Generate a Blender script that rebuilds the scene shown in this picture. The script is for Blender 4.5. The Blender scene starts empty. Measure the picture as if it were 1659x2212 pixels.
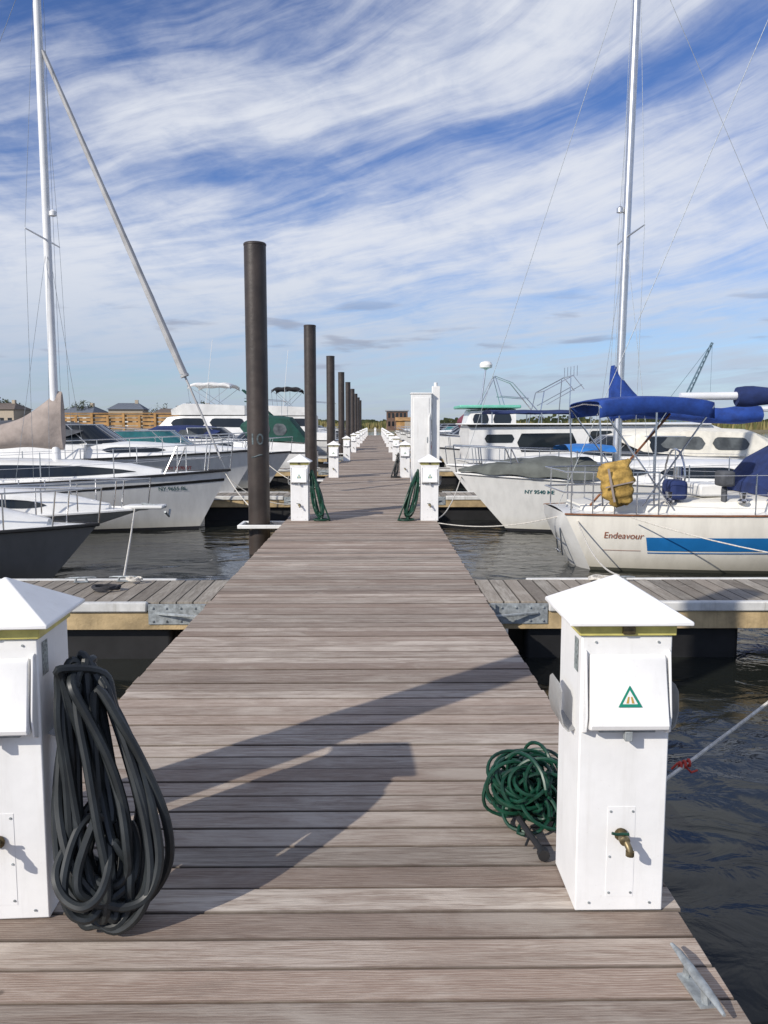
import bpy, bmesh, math, random
from mathutils import Vector, Matrix
R=random.Random(7)
sc=bpy.context.scene; col=sc.collection
WL=-0.55
rad=math.radians
# ---------------------------------------------------------------- node helpers
def link(nt,a,b): nt.links.new(a,b)
def MA(nt,op,*args,clamp=False):
    n=nt.nodes.new('ShaderNodeMath'); n.operation=op; n.use_clamp=clamp
    for i,a in enumerate(args):
        if isinstance(a,(int,float)): n.inputs[i].default_value=a
        else: link(nt,a,n.inputs[i])
    return n.outputs[0]
def SS(nt,x,a,b):
    n=nt.nodes.new('ShaderNodeMapRange'); n.interpolation_type='SMOOTHSTEP'
    link(nt,x,n.inputs[0]); n.inputs[1].default_value=a; n.inputs[2].default_value=b
    return n.outputs[0]
def MIX(nt,f,a,b,mode='MIX'):
    n=nt.nodes.new('ShaderNodeMix'); n.data_type='RGBA'; n.blend_type=mode
    for s,v in ((n.inputs[0],f),(n.inputs[6],a),(n.inputs[7],b)):
        if isinstance(v,(int,float)): s.default_value=v
        elif isinstance(v,tuple): s.default_value=(v+(1,)) if len(v)==3 else v
        else: link(nt,v,s)
    return n.outputs[2]
def COMB(nt,x,y,z):
    n=nt.nodes.new('ShaderNodeCombineXYZ')
    for i,a in enumerate((x,y,z)):
        if isinstance(a,(int,float)): n.inputs[i].default_value=a
        else: link(nt,a,n.inputs[i])
    return n.outputs[0]
def SEP(nt,v):
    n=nt.nodes.new('ShaderNodeSeparateXYZ'); link(nt,v,n.inputs[0]); return n.outputs
def NOISE(nt,v,scale=5,detail=4,rough=.5,dist=0):
    n=nt.nodes.new('ShaderNodeTexNoise'); link(nt,v,n.inputs['Vector'])
    n.inputs['Scale'].default_value=scale; n.inputs['Detail'].default_value=detail
    n.inputs['Roughness'].default_value=rough; n.inputs['Distortion'].default_value=dist
    return n.outputs[0]
def newmat(name):
    m=bpy.data.materials.new(name); m.use_nodes=True; nt=m.node_tree
    return m,nt,nt.nodes['Principled BSDF']
def OBJ(nt): return nt.nodes.new('ShaderNodeTexCoord').outputs['Object']
def mat(name,base,rough=.5,metal=0,noise=.12,ns=4,bump=0,bs=40,alpha=1,coat=0,spec=None,streak=0):
    m,nt,p=newmat(name)
    o=OBJ(nt)
    f=NOISE(nt,o,ns,6,.6)
    f=SS(nt,f,.3,.7)
    a=tuple(c*(1-noise) for c in base); b=tuple(min(1,c*(1+noise*.6)) for c in base)
    c=MIX(nt,f,a,b)
    if streak:
        s=SEP(nt,o); q=NOISE(nt,COMB(nt,MA(nt,'MULTIPLY',s[0],14),MA(nt,'MULTIPLY',s[1],14),MA(nt,'MULTIPLY',s[2],1.2)),1.5,6,.65)
        c=MIX(nt,MA(nt,'MULTIPLY',SS(nt,q,.5,.78),streak),c,(base[0]*.55,base[1]*.53,base[2]*.48))
        q=NOISE(nt,o,60,3,.6); c=MIX(nt,MA(nt,'MULTIPLY',SS(nt,q,.66,.75),streak*.8),c,(base[0]*.45,base[1]*.42,base[2]*.38))
    link(nt,c,p.inputs['Base Color'])
    p.inputs['Roughness'].default_value=rough; p.inputs['Metallic'].default_value=metal
    p.inputs['Alpha'].default_value=alpha
    if coat: p.inputs['Coat Weight'].default_value=coat
    if spec is not None: p.inputs['Specular IOR Level'].default_value=spec
    if bump:
        bn=nt.nodes.new('ShaderNodeBump'); bn.inputs['Strength'].default_value=bump; bn.inputs['Distance'].default_value=.02
        link(nt,NOISE(nt,o,bs,4,.6),bn.inputs['Height']); link(nt,bn.outputs[0],p.inputs['Normal'])
    return m
PITCH=.14
def wood(name,axis,c1,c2,c3,pitch=.15):
    """boards laid along local X (axis=1: board index along Y) or along Y (axis=0)"""
    m,nt,p=newmat(name)
    o=OBJ(nt); s=SEP(nt,o)
    along,acr=(s[0],s[1]) if axis==1 else (s[1],s[0])
    idn=MA(nt,'FLOOR',MA(nt,'DIVIDE',acr,pitch))
    fr=MA(nt,'FRACT',MA(nt,'DIVIDE',acr,pitch))
    wn=nt.nodes.new('ShaderNodeTexWhiteNoise'); wn.noise_dimensions='1D'; link(nt,idn,wn.inputs['W'])
    rv=wn.outputs[0]
    off=MA(nt,'MULTIPLY',rv,37.0)
    g=NOISE(nt,COMB(nt,MA(nt,'ADD',MA(nt,'MULTIPLY',along,1.3),off),MA(nt,'MULTIPLY',acr,15),off),2.0,8,.62,1.3)
    g2=NOISE(nt,COMB(nt,MA(nt,'ADD',MA(nt,'MULTIPLY',along,6),off),MA(nt,'MULTIPLY',acr,120),off),2.0,5,.7,.3)
    wv=nt.nodes.new('ShaderNodeTexWave'); wv.wave_type='BANDS'; wv.bands_direction='Y'
    link(nt,COMB(nt,MA(nt,'ADD',MA(nt,'MULTIPLY',along,.9),off),MA(nt,'ADD',MA(nt,'MULTIPLY',acr,6),off),0.0),wv.inputs['Vector'])
    wv.inputs['Scale'].default_value=5; wv.inputs['Distortion'].default_value=9; wv.inputs['Detail'].default_value=3; wv.inputs['Detail Scale'].default_value=.8
    bl=NOISE(nt,COMB(nt,MA(nt,'MULTIPLY',along,1.0),MA(nt,'MULTIPLY',acr,2.2),off),1.6,6,.62,.5)
    c=MIX(nt,SS(nt,g,.34,.66),c1,c2)
    c=MIX(nt,MA(nt,'MULTIPLY',rv,.8),c,c3)
    c=MIX(nt,MA(nt,'MULTIPLY',SS(nt,wv.outputs[1],.55,1.0),.28),c,tuple(min(1,x*1.35) for x in c2))
    c=MIX(nt,MA(nt,'MULTIPLY',SS(nt,g2,.45,.72),.25),c,tuple(min(1,x*1.5) for x in c2))
    c=MIX(nt,MA(nt,'MULTIPLY',SS(nt,g2,.5,.28),.32),c,tuple(x*.5 for x in c1))
    c=MIX(nt,MA(nt,'MULTIPLY',SS(nt,bl,.5,.70),.55),c,tuple(x*1.28 for x in c2))
    c=MIX(nt,MA(nt,'MULTIPLY',SS(nt,bl,.46,.28),.4),c,tuple(x*.75 for x in c1))
    st=NOISE(nt,o,4,5,.65,0)
    c=MIX(nt,MA(nt,'MULTIPLY',SS(nt,st,.67,.74),.7),c,tuple(x*.35 for x in c1))
    lg=NOISE(nt,o,.55,4,.6,.3)
    c=MIX(nt,MA(nt,'MULTIPLY',SS(nt,lg,.5,.7),.3),c,tuple(x*.75 for x in c3))
    edge=MA(nt,'ABSOLUTE',MA(nt,'SUBTRACT',fr,.5))
    c=MIX(nt,MA(nt,'MULTIPLY',SS(nt,edge,.41,.475),.75),c,tuple(x*.28 for x in c1))
    wn2=nt.nodes.new('ShaderNodeTexWhiteNoise'); wn2.noise_dimensions='1D'; link(nt,MA(nt,'ADD',idn,.5),wn2.inputs['W'])
    vv=MA(nt,'ADD',.76,MA(nt,'MULTIPLY',wn2.outputs[0],.52))
    c=MIX(nt,1.0,c,COMB(nt,vv,vv,vv),'MULTIPLY')
    link(nt,c,p.inputs['Base Color'])
    p.inputs['Roughness'].default_value=.78; p.inputs['Specular IOR Level'].default_value=.22
    bn=nt.nodes.new('ShaderNodeBump'); bn.inputs['Strength'].default_value=.6; bn.inputs['Distance'].default_value=.004
    link(nt,MA(nt,'ADD',g,g2),bn.inputs['Height']); link(nt,bn.outputs[0],p.inputs['Normal'])
    return m
def hullmat(name,base,bottom=(.02,.03,.05),boot=None):
    m,nt,p=newmat(name); o=OBJ(nt); s=SEP(nt,o)
    f=SS(nt,NOISE(nt,COMB(nt,MA(nt,'MULTIPLY',s[0],3),MA(nt,'MULTIPLY',s[1],3),MA(nt,'MULTIPLY',s[2],.6)),2,6,.6),.35,.75)
    c=MIX(nt,f,base,tuple(x*.86 for x in base))
    gr=MA(nt,'MULTIPLY',SS(nt,s[2],.35,.02),.45)
    c=MIX(nt,gr,c,(base[0]*.62,base[1]*.58,base[2]*.45))
    if boot: c=MIX(nt,MA(nt,'LESS_THAN',s[2],.14),c,boot)
    c=MIX(nt,MA(nt,'LESS_THAN',s[2],.05),c,bottom)
    link(nt,c,p.inputs['Base Color']); p.inputs['Roughness'].default_value=.3
    p.inputs['Coat Weight'].default_value=.2
    return m
# ---------------------------------------------------------------- materials
W=mat('white_paint',(.78,.78,.76),.4,noise=.07,ns=3,streak=.35)
WP=mat('white_powder_coat',(.82,.82,.81),.45,noise=.06,ns=5,streak=.2)
RUB=mat('dull_white_rub_rail',(.60,.60,.58),.6,noise=.15,ns=6,streak=.6)
GEL=mat('white_gelcoat',(.76,.76,.74),.28,noise=.1,ns=2,coat=.15,streak=.15)
CRM=mat('cream_gelcoat',(.76,.74,.67),.4,noise=.08,ns=2,streak=.2)
GLASS=mat('tinted_glass',(.015,.02,.025),.06,noise=.2,ns=1)
VINYL=mat('clear_vinyl_window',(.10,.11,.11),.18,noise=.5,ns=3)
FLAP=mat('smoky_plastic_flap',(.40,.40,.39),.3,noise=.2,ns=9,alpha=.7)
TEALG=mat('teal_tinted_glass',(.03,.14,.15),.08,noise=.3,ns=2)
ALU=mat('brushed_aluminium',(.62,.63,.64),.35,metal=.85,noise=.1,ns=10)
MASTW=mat('white_mast_paint',(.72,.73,.74),.4,noise=.08,ns=3)
SS_=mat('stainless_steel',(.65,.65,.66),.22,metal=1,noise=.1)
GALV=mat('galvanised_steel',(.36,.39,.40),.55,metal=.4,noise=.35,ns=25)
BRASS=mat('weathered_brass',(.20,.16,.09),.45,metal=.7,noise=.5,ns=40)
BLK=mat('black_rubber',(.017,.021,.023),.46,noise=.4,ns=12,spec=.45)
BLKF=mat('black_plastic_float',(.012,.012,.013),.6,noise=.4,ns=4)
PILE=mat('brown_black_pile_coating',(.048,.037,.031),.45,noise=.35,ns=3,bump=.2,bs=12,streak=.4)
GRNH=mat('green_hose_vinyl',(.004,.045,.025),.42,noise=.45,ns=20)
GRN=mat('green_canvas',(.006,.06,.045),.8,noise=.25,ns=4,bump=.3,bs=6)
BLUE=mat('royal_blue_canvas',(.012,.05,.25),.85,noise=.35,ns=5,bump=.4,bs=7)
NAVY=mat('navy_canvas',(.012,.027,.11),.85,noise=.3,ns=5,bump=.5,bs=7)
BSTR=mat('blue_gelcoat_stripe',(.015,.15,.40),.3,noise=.1)
GREYC=mat('grey_canvas',(.11,.12,.11),.85,noise=.25,ns=4,bump=.5,bs=5)
DGREY=mat('charcoal_canvas',(.07,.075,.085),.85,noise=.3,ns=4,bump=.5,bs=6)
BEIGE=mat('taupe_canvas',(.33,.28,.25),.9,noise=.18,ns=4,bump=.8,bs=6)
CREAMC=mat('cream_canvas',(.72,.69,.60),.85,noise=.12,ns=4,bump=.5,bs=5)
BLKC=mat('black_canvas',(.015,.015,.018),.85,noise=.2)
MARN=mat('maroon_canvas',(.16,.04,.06),.8,noise=.2)
TEALP=mat('seafoam_green_paint',(.16,.50,.38),.5,noise=.12)
YEL=mat('mustard_fabric',(.42,.27,.07),.85,noise=.5,ns=9,bump=.8,bs=14)
LENS=mat('yellowed_lens_plastic',(.60,.54,.17),.35,noise=.25,ns=12)
TEAK=mat('varnished_teak',(.22,.09,.04),.45,noise=.35,ns=8)
ROPE=mat('white_rope',(.60,.57,.51),.85,noise=.3,ns=50)
RED=mat('red_cord',(.50,.05,.03),.7,noise=.2,ns=40)
DROPE=mat('dark_rope',(.03,.03,.035),.8,noise=.2,ns=50)
TEALT=mat('dark_teal_lettering',(.03,.12,.13),.4,noise=.05)
BRT=mat('red_brown_lettering',(.30,.11,.06),.5,noise=.05)
GOLD=mat('gold_vinyl',(.50,.30,.06),.4,noise=.05)
DGRN=mat('green_vinyl',(.01,.23,.15),.4,noise=.05)
LBL=mat('grey_label_print',(.26,.30,.30),.5,noise=.7,ns=90)
CHALK=mat('faded_blue_chalk',(.11,.14,.15),.9,noise=.5,ns=14)
LUMB=mat('treated_lumber',(.44,.33,.18),.75,noise=.4,ns=3,bump=.3,bs=30,streak=.5)
ORL=mat('orange_lumber',(.42,.24,.09),.8,noise=.4,ns=1)
REDG=mat('red_gelcoat',(.45,.03,.03),.3)
GREYL=mat('weathered_grey_sail_cover',(.42,.42,.42),.6,noise=.2,ns=3)
deckM=wood('weathered_deck_boards',1,(.20,.155,.125),(.40,.355,.305),(.25,.175,.135),PITCH)
fingM=wood('weathered_finger_boards',0,(.16,.14,.115),(.31,.285,.245),(.22,.185,.15))
H_W=hullmat('white_hull_paint',(.78,.78,.76),(.03,.03,.035))
H_C=hullmat('cream_hull_paint',(.82,.79,.71),(.10,.10,.08))
H_G=hullmat('grey_hull_paint',(.20,.195,.19),(.03,.03,.035))
# ---------------------------------------------------------------- mesh builder
class MB:
    def __init__(s): s.v=[]; s.f=[]; s.m=[]
    def add(s,vs,fs,mi=0):
        b=len(s.v); s.v+= [tuple(v) for v in vs]
        for f in fs: s.f.append([b+i for i in f]); s.m.append(mi)
        return s
    def box(s,x0,x1,y0,y1,z0,z1,mi=0,M=None):
        vs=[Vector((x,y,z)) for z in (z0,z1) for y in (y0,y1) for x in (x0,x1)]
        if M: vs=[M@v for v in vs]
        return s.add(vs,[(0,2,3,1),(4,5,7,6),(0,1,5,4),(2,6,7,3),(0,4,6,2),(1,3,7,5)],mi)
    def rings(s,rs,mi=0,cap0=True,cap1=True,closed=True,loop=False):
        n=len(rs[0]); vs=[p for r in rs for p in r]; fs=[]
        m=len(rs)
        for i in range(m if loop else m-1):
            j=(i+1)%m
            for k in range(n if closed else n-1):
                l=(k+1)%n
                fs.append((i*n+k,i*n+l,j*n+l,j*n+k))
        if not loop:
            if cap0: fs.append(tuple(range(n))[::-1])
            if cap1: fs.append(tuple((m-1)*n+k for k in range(n)))
        return s.add(vs,fs,mi)
    def tube(s,pts,r,n=6,mi=0,loop=False,r1=None):
        P=[Vector(p) for p in pts]; m=len(P); rs=[]
        up=None
        for i in range(m):
            a=P[i-1] if (i>0 or loop) else P[i]; b=P[(i+1)%m] if (i<m-1 or loop) else P[i]
            t=(b-a)
            if t.length<1e-9: t=Vector((0,0,1))
            t.normalize()
            if up is None:
                up=Vector((0,0,1)) if abs(t.z)<.9 else Vector((1,0,0))
            u=up-t*up.dot(t)
            if u.length<1e-6: u=Vector((0,1,0))-t*t.y
            u.normalize(); up=u; w=t.cross(u)
            rr=r if r1 is None else r+(r1-r)*i/(m-1)
            rs.append([P[i]+u*math.cos(2*math.pi*k/n)*rr+w*math.sin(2*math.pi*k/n)*rr for k in range(n)])
        return s.rings(rs,mi,loop=loop)
    def lathe(s,prof,n=16,mi=0,M=None):
        rs=[]
        for r,z in prof:
            ring=[Vector((r*math.cos(2*math.pi*k/n),r*math.sin(2*math.pi*k/n),z)) for k in range(n)]
            if M: ring=[M@p for p in ring]
            rs.append(ring)
        return s.rings(rs,mi)
    def build(s,name,parent,mats,bevel=0,label=None,recalc=True,ang=38,loc=None):
        if not isinstance(mats,(list,tuple)): mats=[mats]
        me=bpy.data.meshes.new(name); me.from_pydata(s.v,[],s.f)
        for m in mats: me.materials.append(m)
        for p,mi in zip(me.polygons,s.m): p.material_index=mi; p.use_smooth=True
        bm=bmesh.new(); bm.from_mesh(me)
        if recalc: bmesh.ops.recalc_face_normals(bm,faces=bm.faces)
        for e in bm.edges:
            if len(e.link_faces)==2 and e.calc_face_angle(0)>rad(ang): e.smooth=False
        bm.to_mesh(me); bm.free()
        ob=bpy.data.objects.new(name,me); col.objects.link(ob)
        if parent: ob.parent=parent
        if loc: ob.location=loc
        if bevel:
            b=ob.modifiers.new('b','BEVEL'); b.width=bevel; b.segments=2; b.limit_method='ANGLE'; b.angle_limit=rad(40)
        if label: ob['label']=label
        return ob
def thing(name,label,cat,loc=(0,0,0),rot=0,group=None):
    e=bpy.data.objects.new(name,None); e.empty_display_size=.2; col.objects.link(e)
    e.location=loc; e.rotation_euler=(0,0,rot)
    e['label']=label; e['category']=cat
    if group: e['group']=group
    return e
def tag(o,label,cat,group=None):
    o['label']=label; o['category']=cat
    if group: o['group']=group
    return o
def copy_thing(root,loc,rot=None,label=None):
    def rec(o,par):
        c=o.copy(); col.objects.link(c)
        if par: c.parent=par
        for ch in o.children: rec(ch,c)
        return c
    c=rec(root,None); c.location=loc
    if rot is not None: c.rotation_euler=(0,0,rot)
    if label: c['label']=label
    return c
def lerp(a,b,t): return a+(b-a)*t
def textmesh(body,size,shear=0,bold=0):
    cu=bpy.data.curves.new('t','FONT'); cu.body=body; cu.size=size; cu.shear=shear; cu.offset=bold
    o=bpy.data.objects.new('t',cu); col.objects.link(o)
    dg=bpy.context.evaluated_depsgraph_get(); me=bpy.data.meshes.new_from_object(o.evaluated_get(dg))
    vs=[tuple(v.co) for v in me.vertices]; fs=[tuple(p.vertices) for p in me.polygons]
    bpy.data.objects.remove(o); bpy.data.curves.remove(cu); bpy.data.meshes.remove(me)
    return vs,fs
# ---------------------------------------------------------------- world / light
EL=rad(31); sx,sy=.733,.680
w=bpy.data.worlds.new('World'); sc.world=w; w.use_nodes=True; nt=w.node_tree
bg=nt.nodes['Background']
sky=nt.nodes.new('ShaderNodeTexSky'); sky.sky_type='NISHITA'; sky.sun_disc=False
sky.sun_elevation=EL; sky.sun_rotation=math.atan2(-sx,-sy)
sky.air_density=1.0; sky.dust_density=.6; sky.ozone_density=2.5
g=nt.nodes.new('ShaderNodeTexCoord').outputs['Generated']; s=SEP(nt,g)
az=MA(nt,'ARCTAN2',s[0],s[1])
e=MA(nt,'MAXIMUM',s[2],0.0)
v=MA(nt,'LOGARITHM',MA(nt,'ADD',e,.10),2.718)
u=MA(nt,'DIVIDE',az,MA(nt,'ADD',e,.35))
wp=MA(nt,'MULTIPLY',MA(nt,'SUBTRACT',NOISE(nt,COMB(nt,MA(nt,'MULTIPLY',az,3.0),MA(nt,'MULTIPLY',e,6.0),1.7),1.0,3,.5,0),.5),.12)
e2=MA(nt,'ADD',e,wp)
vt=MA(nt,'SUBTRACT',MA(nt,'ADD',v,MA(nt,'MULTIPLY',wp,1.2)),MA(nt,'MULTIPLY',az,.68))
n1=NOISE(nt,COMB(nt,u,MA(nt,'MULTIPLY',vt,3.0),2.3),1.5,11,.58,.4)
n2=NOISE(nt,COMB(nt,MA(nt,'MULTIPLY',u,1.8),MA(nt,'MULTIPLY',vt,9.5),7.1),2.0,11,.62,.5)
n4=NOISE(nt,COMB(nt,MA(nt,'MULTIPLY',u,3.4),MA(nt,'MULTIPLY',v,4.5),11.0),1.8,11,.62,.3)
def band(c0,k,wd,src=None):
    d=MA(nt,'DIVIDE',MA(nt,'SUBTRACT',e2,MA(nt,'ADD',MA(nt,'MULTIPLY',az,k),c0)),wd)
    return MA(nt,'EXPONENT',MA(nt,'MULTIPLY',MA(nt,'MULTIPLY',d,d),-1))
b1=MA(nt,'MULTIPLY',band(.378,.24,.060),SS(nt,az,-.42,-.22))
b2=band(.215,.17,.060)
gp=MA(nt,'MULTIPLY',band(.298,.17,.030),SS(nt,az,-.38,-.14)); g0=MA(nt,'MULTIPLY',band(.462,.12,.05),SS(nt,az,.10,-.12))
low=SS(nt,e,.25,.10)
d=MA(nt,'ADD',MA(nt,'MULTIPLY',n1,1.45),MA(nt,'MULTIPLY',n2,1.15)); d=MA(nt,'ADD',d,MA(nt,'MULTIPLY',n4,.70))
d=MA(nt,'SUBTRACT',d,1.36)
d=MA(nt,'ADD',d,MA(nt,'MULTIPLY',b1,.47)); d=MA(nt,'ADD',d,MA(nt,'MULTIPLY',b2,.40))
d=MA(nt,'ADD',d,MA(nt,'MULTIPLY',low,.24)); d=MA(nt,'SUBTRACT',d,MA(nt,'MULTIPLY',gp,.40))
d=MA(nt,'SUBTRACT',d,MA(nt,'MULTIPLY',g0,.34))
al=MA(nt,'MULTIPLY',SS(nt,d,-.16,1.0),.95)
tint=MIX(nt,1.0,sky.outputs[0],MIX(nt,SS(nt,e,.0,.3),(.85,.98,1.26),(.60,.76,1.14)),'MULTIPLY')
cc=MIX(nt,SS(nt,e,.02,.22),(4.3,5.1,6.4),(7.3,7.6,8.3))
cc=MIX(nt,MA(nt,'MULTIPLY',SS(nt,n4,.52,.36),.25),cc,(4.8,5.5,7.0))
c=MIX(nt,al,tint,cc)
n3=NOISE(nt,COMB(nt,MA(nt,'MULTIPLY',az,7),MA(nt,'MULTIPLY',e,46),3.0),1.0,6,.5,.2)
dk=MA(nt,'MULTIPLY',SS(nt,n3,.57,.68),MA(nt,'MULTIPLY',SS(nt,e,.045,.07),SS(nt,e,.165,.12)))
c=MIX(nt,MA(nt,'MULTIPLY',dk,.6),c,(2.8,3.1,4.1))
link(nt,c,bg.inputs[0]); bg.inputs[1].default_value=.105
sun=bpy.data.lights.new('Sun','SUN'); sun.energy=4.4; sun.angle=rad(.6); sun.color=(1,.93,.83)
so=bpy.data.objects.new('sun',sun); col.objects.link(so)
dirv=Vector((sx*math.cos(EL),sy*math.cos(EL),-math.sin(EL)))
so.rotation_euler=dirv.to_track_quat('-Z','Y').to_euler()
cam=bpy.data.cameras.new('Camera'); co=bpy.data.objects.new('camera',cam); col.objects.link(co)
cam.sensor_fit='VERTICAL'; cam.sensor_height=36; cam.lens=28.5; cam.clip_end=6000; cam.clip_start=.05
co.location=(0,0,1.6); co.rotation_euler=(rad(90-6.2),0,rad(-.57)); sc.camera=co
sc.view_settings.view_transform='Standard'
# ---------------------------------------------------------------- water
m,nt,p=newmat('harbour_water')
o=OBJ(nt); s=SEP(nt,o)
ov=COMB(nt,s[0],MA(nt,'MULTIPLY',s[1],1.3),0.0)
a=NOISE(nt,ov,.55,3,.5,.4); b=NOISE(nt,ov,2.6,4,.5,.8)
pt=SS(nt,NOISE(nt,o,.10,3,.5,0),.4,.65)
h=MA(nt,'ADD',MA(nt,'MULTIPLY',a,1.0),MA(nt,'MULTIPLY',b,MA(nt,'ADD',MA(nt,'MULTIPLY',pt,.35),.12)))
bn=nt.nodes.new('ShaderNodeBump'); bn.inputs['Strength'].default_value=1; bn.inputs['Distance'].default_value=.055
link(nt,h,bn.inputs['Height']); link(nt,bn.outputs[0],p.inputs['Normal'])
p.inputs['Base Color'].default_value=(.014,.016,.014,1); p.inputs['Roughness'].default_value=.06; p.inputs['IOR'].default_value=1.33
wt=MB().add([(-3000,-60,0),(3000,-60,0),(3000,4000,0),(-3000,4000,0)],[(0,1,2,3)]).build('water',None,m,loc=(0,0,WL))
wt['kind']='structure'; wt['label']='dark rippled harbour water'
# ---------------------------------------------------------------- main dock
XL,XR=-1.51,1.01; Y0,Y1=-1.2,116
dock=thing('wooden_dock','long floating wooden dock of weathered grey-brown boards','dock',(0,0,0))
mb=MB(); y=Y0
k=math.floor(Y0/PITCH)
while k*PITCH<Y1:
    y=k*PITCH; j=R.uniform(-.007,.007); dz=R.uniform(-.004,.0015)
    mb.box(XL+j,XR+j+R.uniform(-.005,.005),y+R.uniform(.003,.006),y+PITCH-R.uniform(.003,.006),-.035,dz); k+=1
mb.build('deck_board_surface',dock,deckM,bevel=.003)
mb=MB()
for x0 in (XL+.02,XR-.07): mb.box(x0,x0+.05,Y0,Y1,-.30,-.04)
for x0 in (-1.0,-.25,.5): mb.box(x0,x0+.05,Y0,Y1,-.25,-.04)
mb.build('frame_beam',dock,LUMB)
mb=MB(); y=Y0+.2
while y<Y1-3:
    mb.box(XL+.12,XR-.12,y,y+2.4,WL-.3,-.26); y+=3.1
mb.build('float',dock,BLKF,bevel=.04)
# finger docks
def finger(y,side):
    xin=XL-.004 if side<0 else XR+.004; Lf=9.0
    f=thing('finger_dock','weathered finger dock branching off the main dock, white rub rail','dock',(xin,y,0),0,'finger docks between the boat slips')
    sg=side
    mb=MB(); n=int(Lf/.15)
    for i in range(n):
        xa=sg*(i*.15+.003); xb=sg*(i*.15+.147); dz=R.uniform(-.003,0)
        mb.box(min(xa,xb),max(xa,xb),.05,1.08,-.035,dz-.006)
    mb.build('deck_board_surface',f,fingM,bevel=.003)
    mb=MB()
    x0,x1=sorted((sg*.05,sg*Lf))
    for yy in (0.0,1.08): mb.box(x0,x1,yy,yy+.05,-.25,-.092)
    mb.box(*sorted((sg*Lf,sg*(Lf+.05))),0,1.13,-.25,-.092)
    mb.build('fascia_board',f,LUMB)
    mb=MB()
    x0,x1=sorted((sg*.55,sg*(Lf+.06)))
    for yy in (-.025,1.082): mb.box(x0,x1,yy,yy+.07,-.090,.002)
    mb.build('rub_rail',f,RUB,bevel=.015)
    mb=MB()
    for a_ in (.35,3.2,6.1):
        xa,xb=sorted((sg*a_,sg*(a_+2.0)));
        mb.box(xa,xb,.1,1.03,WL-.3,-.24)
    mb.build('float',f,BLKF,bevel=.05)
    mb=MB()
    xa,xb=sorted((sg*.06,sg*.54)); mb.box(xa,xb,-.012,-.002,-.20,-.015)
    xa,xb=sorted((sg*.02,sg*.06)); mb.box(xa,xb,-.05,-.002,-.20,-.015)
    mb.tube([(sg*.02,-.16,-.10),(sg*.45,-.02,-.10)],.014,6)
    for q in (.12,.25,.38,.5):
        for zz in (-.05,-.17):
            M=Matrix.Translation((sg*q,-.012,zz))@Matrix.Rotation(rad(90),4,'X')
            mb.lathe([(.012,0),(.012,.008),(.006,.008),(.006,.015),(.001,.016)],8,0,M)
    mb.build('corner_bracket',f,GALV)
    return f
FY=[7.2+10.85*i for i in range(10)]
for sd in (-1,1):
    base=finger(FY[0],sd)
    for yy in FY[1:]: copy_thing(base,(base.location.x,yy,0))
# ---------------------------------------------------------------- pilings
def piling(y):
    t=thing('dock_piling','tall dark brown round piling standing beside the dock','piling',(-1.94,y,0),0,'pilings along the dock')
    mb=MB().lathe([(.178,-3),(.178,4.44),(.184,4.445),(.184,4.47),(.17,4.485)],28); mb.build('post',t,PILE)
    mb=MB()
    mb.box(-.32,.40,-.30,-.24,-.10,-.04); mb.box(-.32,.40,.24,.30,-.10,-.04); mb.box(-.32,-.26,-.24,.24,-.10,-.04)
    mb.build('pile_guide',t,W,bevel=.008)
    for a_ in (0,90,180,270):
        M=Matrix.Rotation(rad(a_),4,'Z')@Matrix.Translation((.205,-.06,-.07))@Matrix.Rotation(rad(-90),4,'X')
        MB().lathe([(.01,0),(.026,0),(.026,.12),(.01,.12)],10,0,M).build('guide_roller',t,BLKF)
    return t
p0=piling(2.56)
pl=[copy_thing(p0,(-1.94,2.55+10.87*i,0)) for i in range(1,10)]
vs,fs=textmesh('10',.25,0,.002)
mb=MB(); out=[]
for x_,y_,z_ in vs:
    a_=(x_-.13)/.18; out.append((math.sin(a_)*.182,-math.cos(a_)*.182,1.27+y_))
mb.add(out,fs); mb.build('chalk_number',pl[0],CHALK,recalc=False)
pts=[(math.sin(q/.18)*.182,-math.cos(q/.18)*.182,1.08+.02*math.sin(q*20)) for q in [i*.02-.09 for i in range(10)]]
MB().tube(pts,.009,5).build('chalk_mark',pl[0],CHALK,recalc=False)
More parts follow.
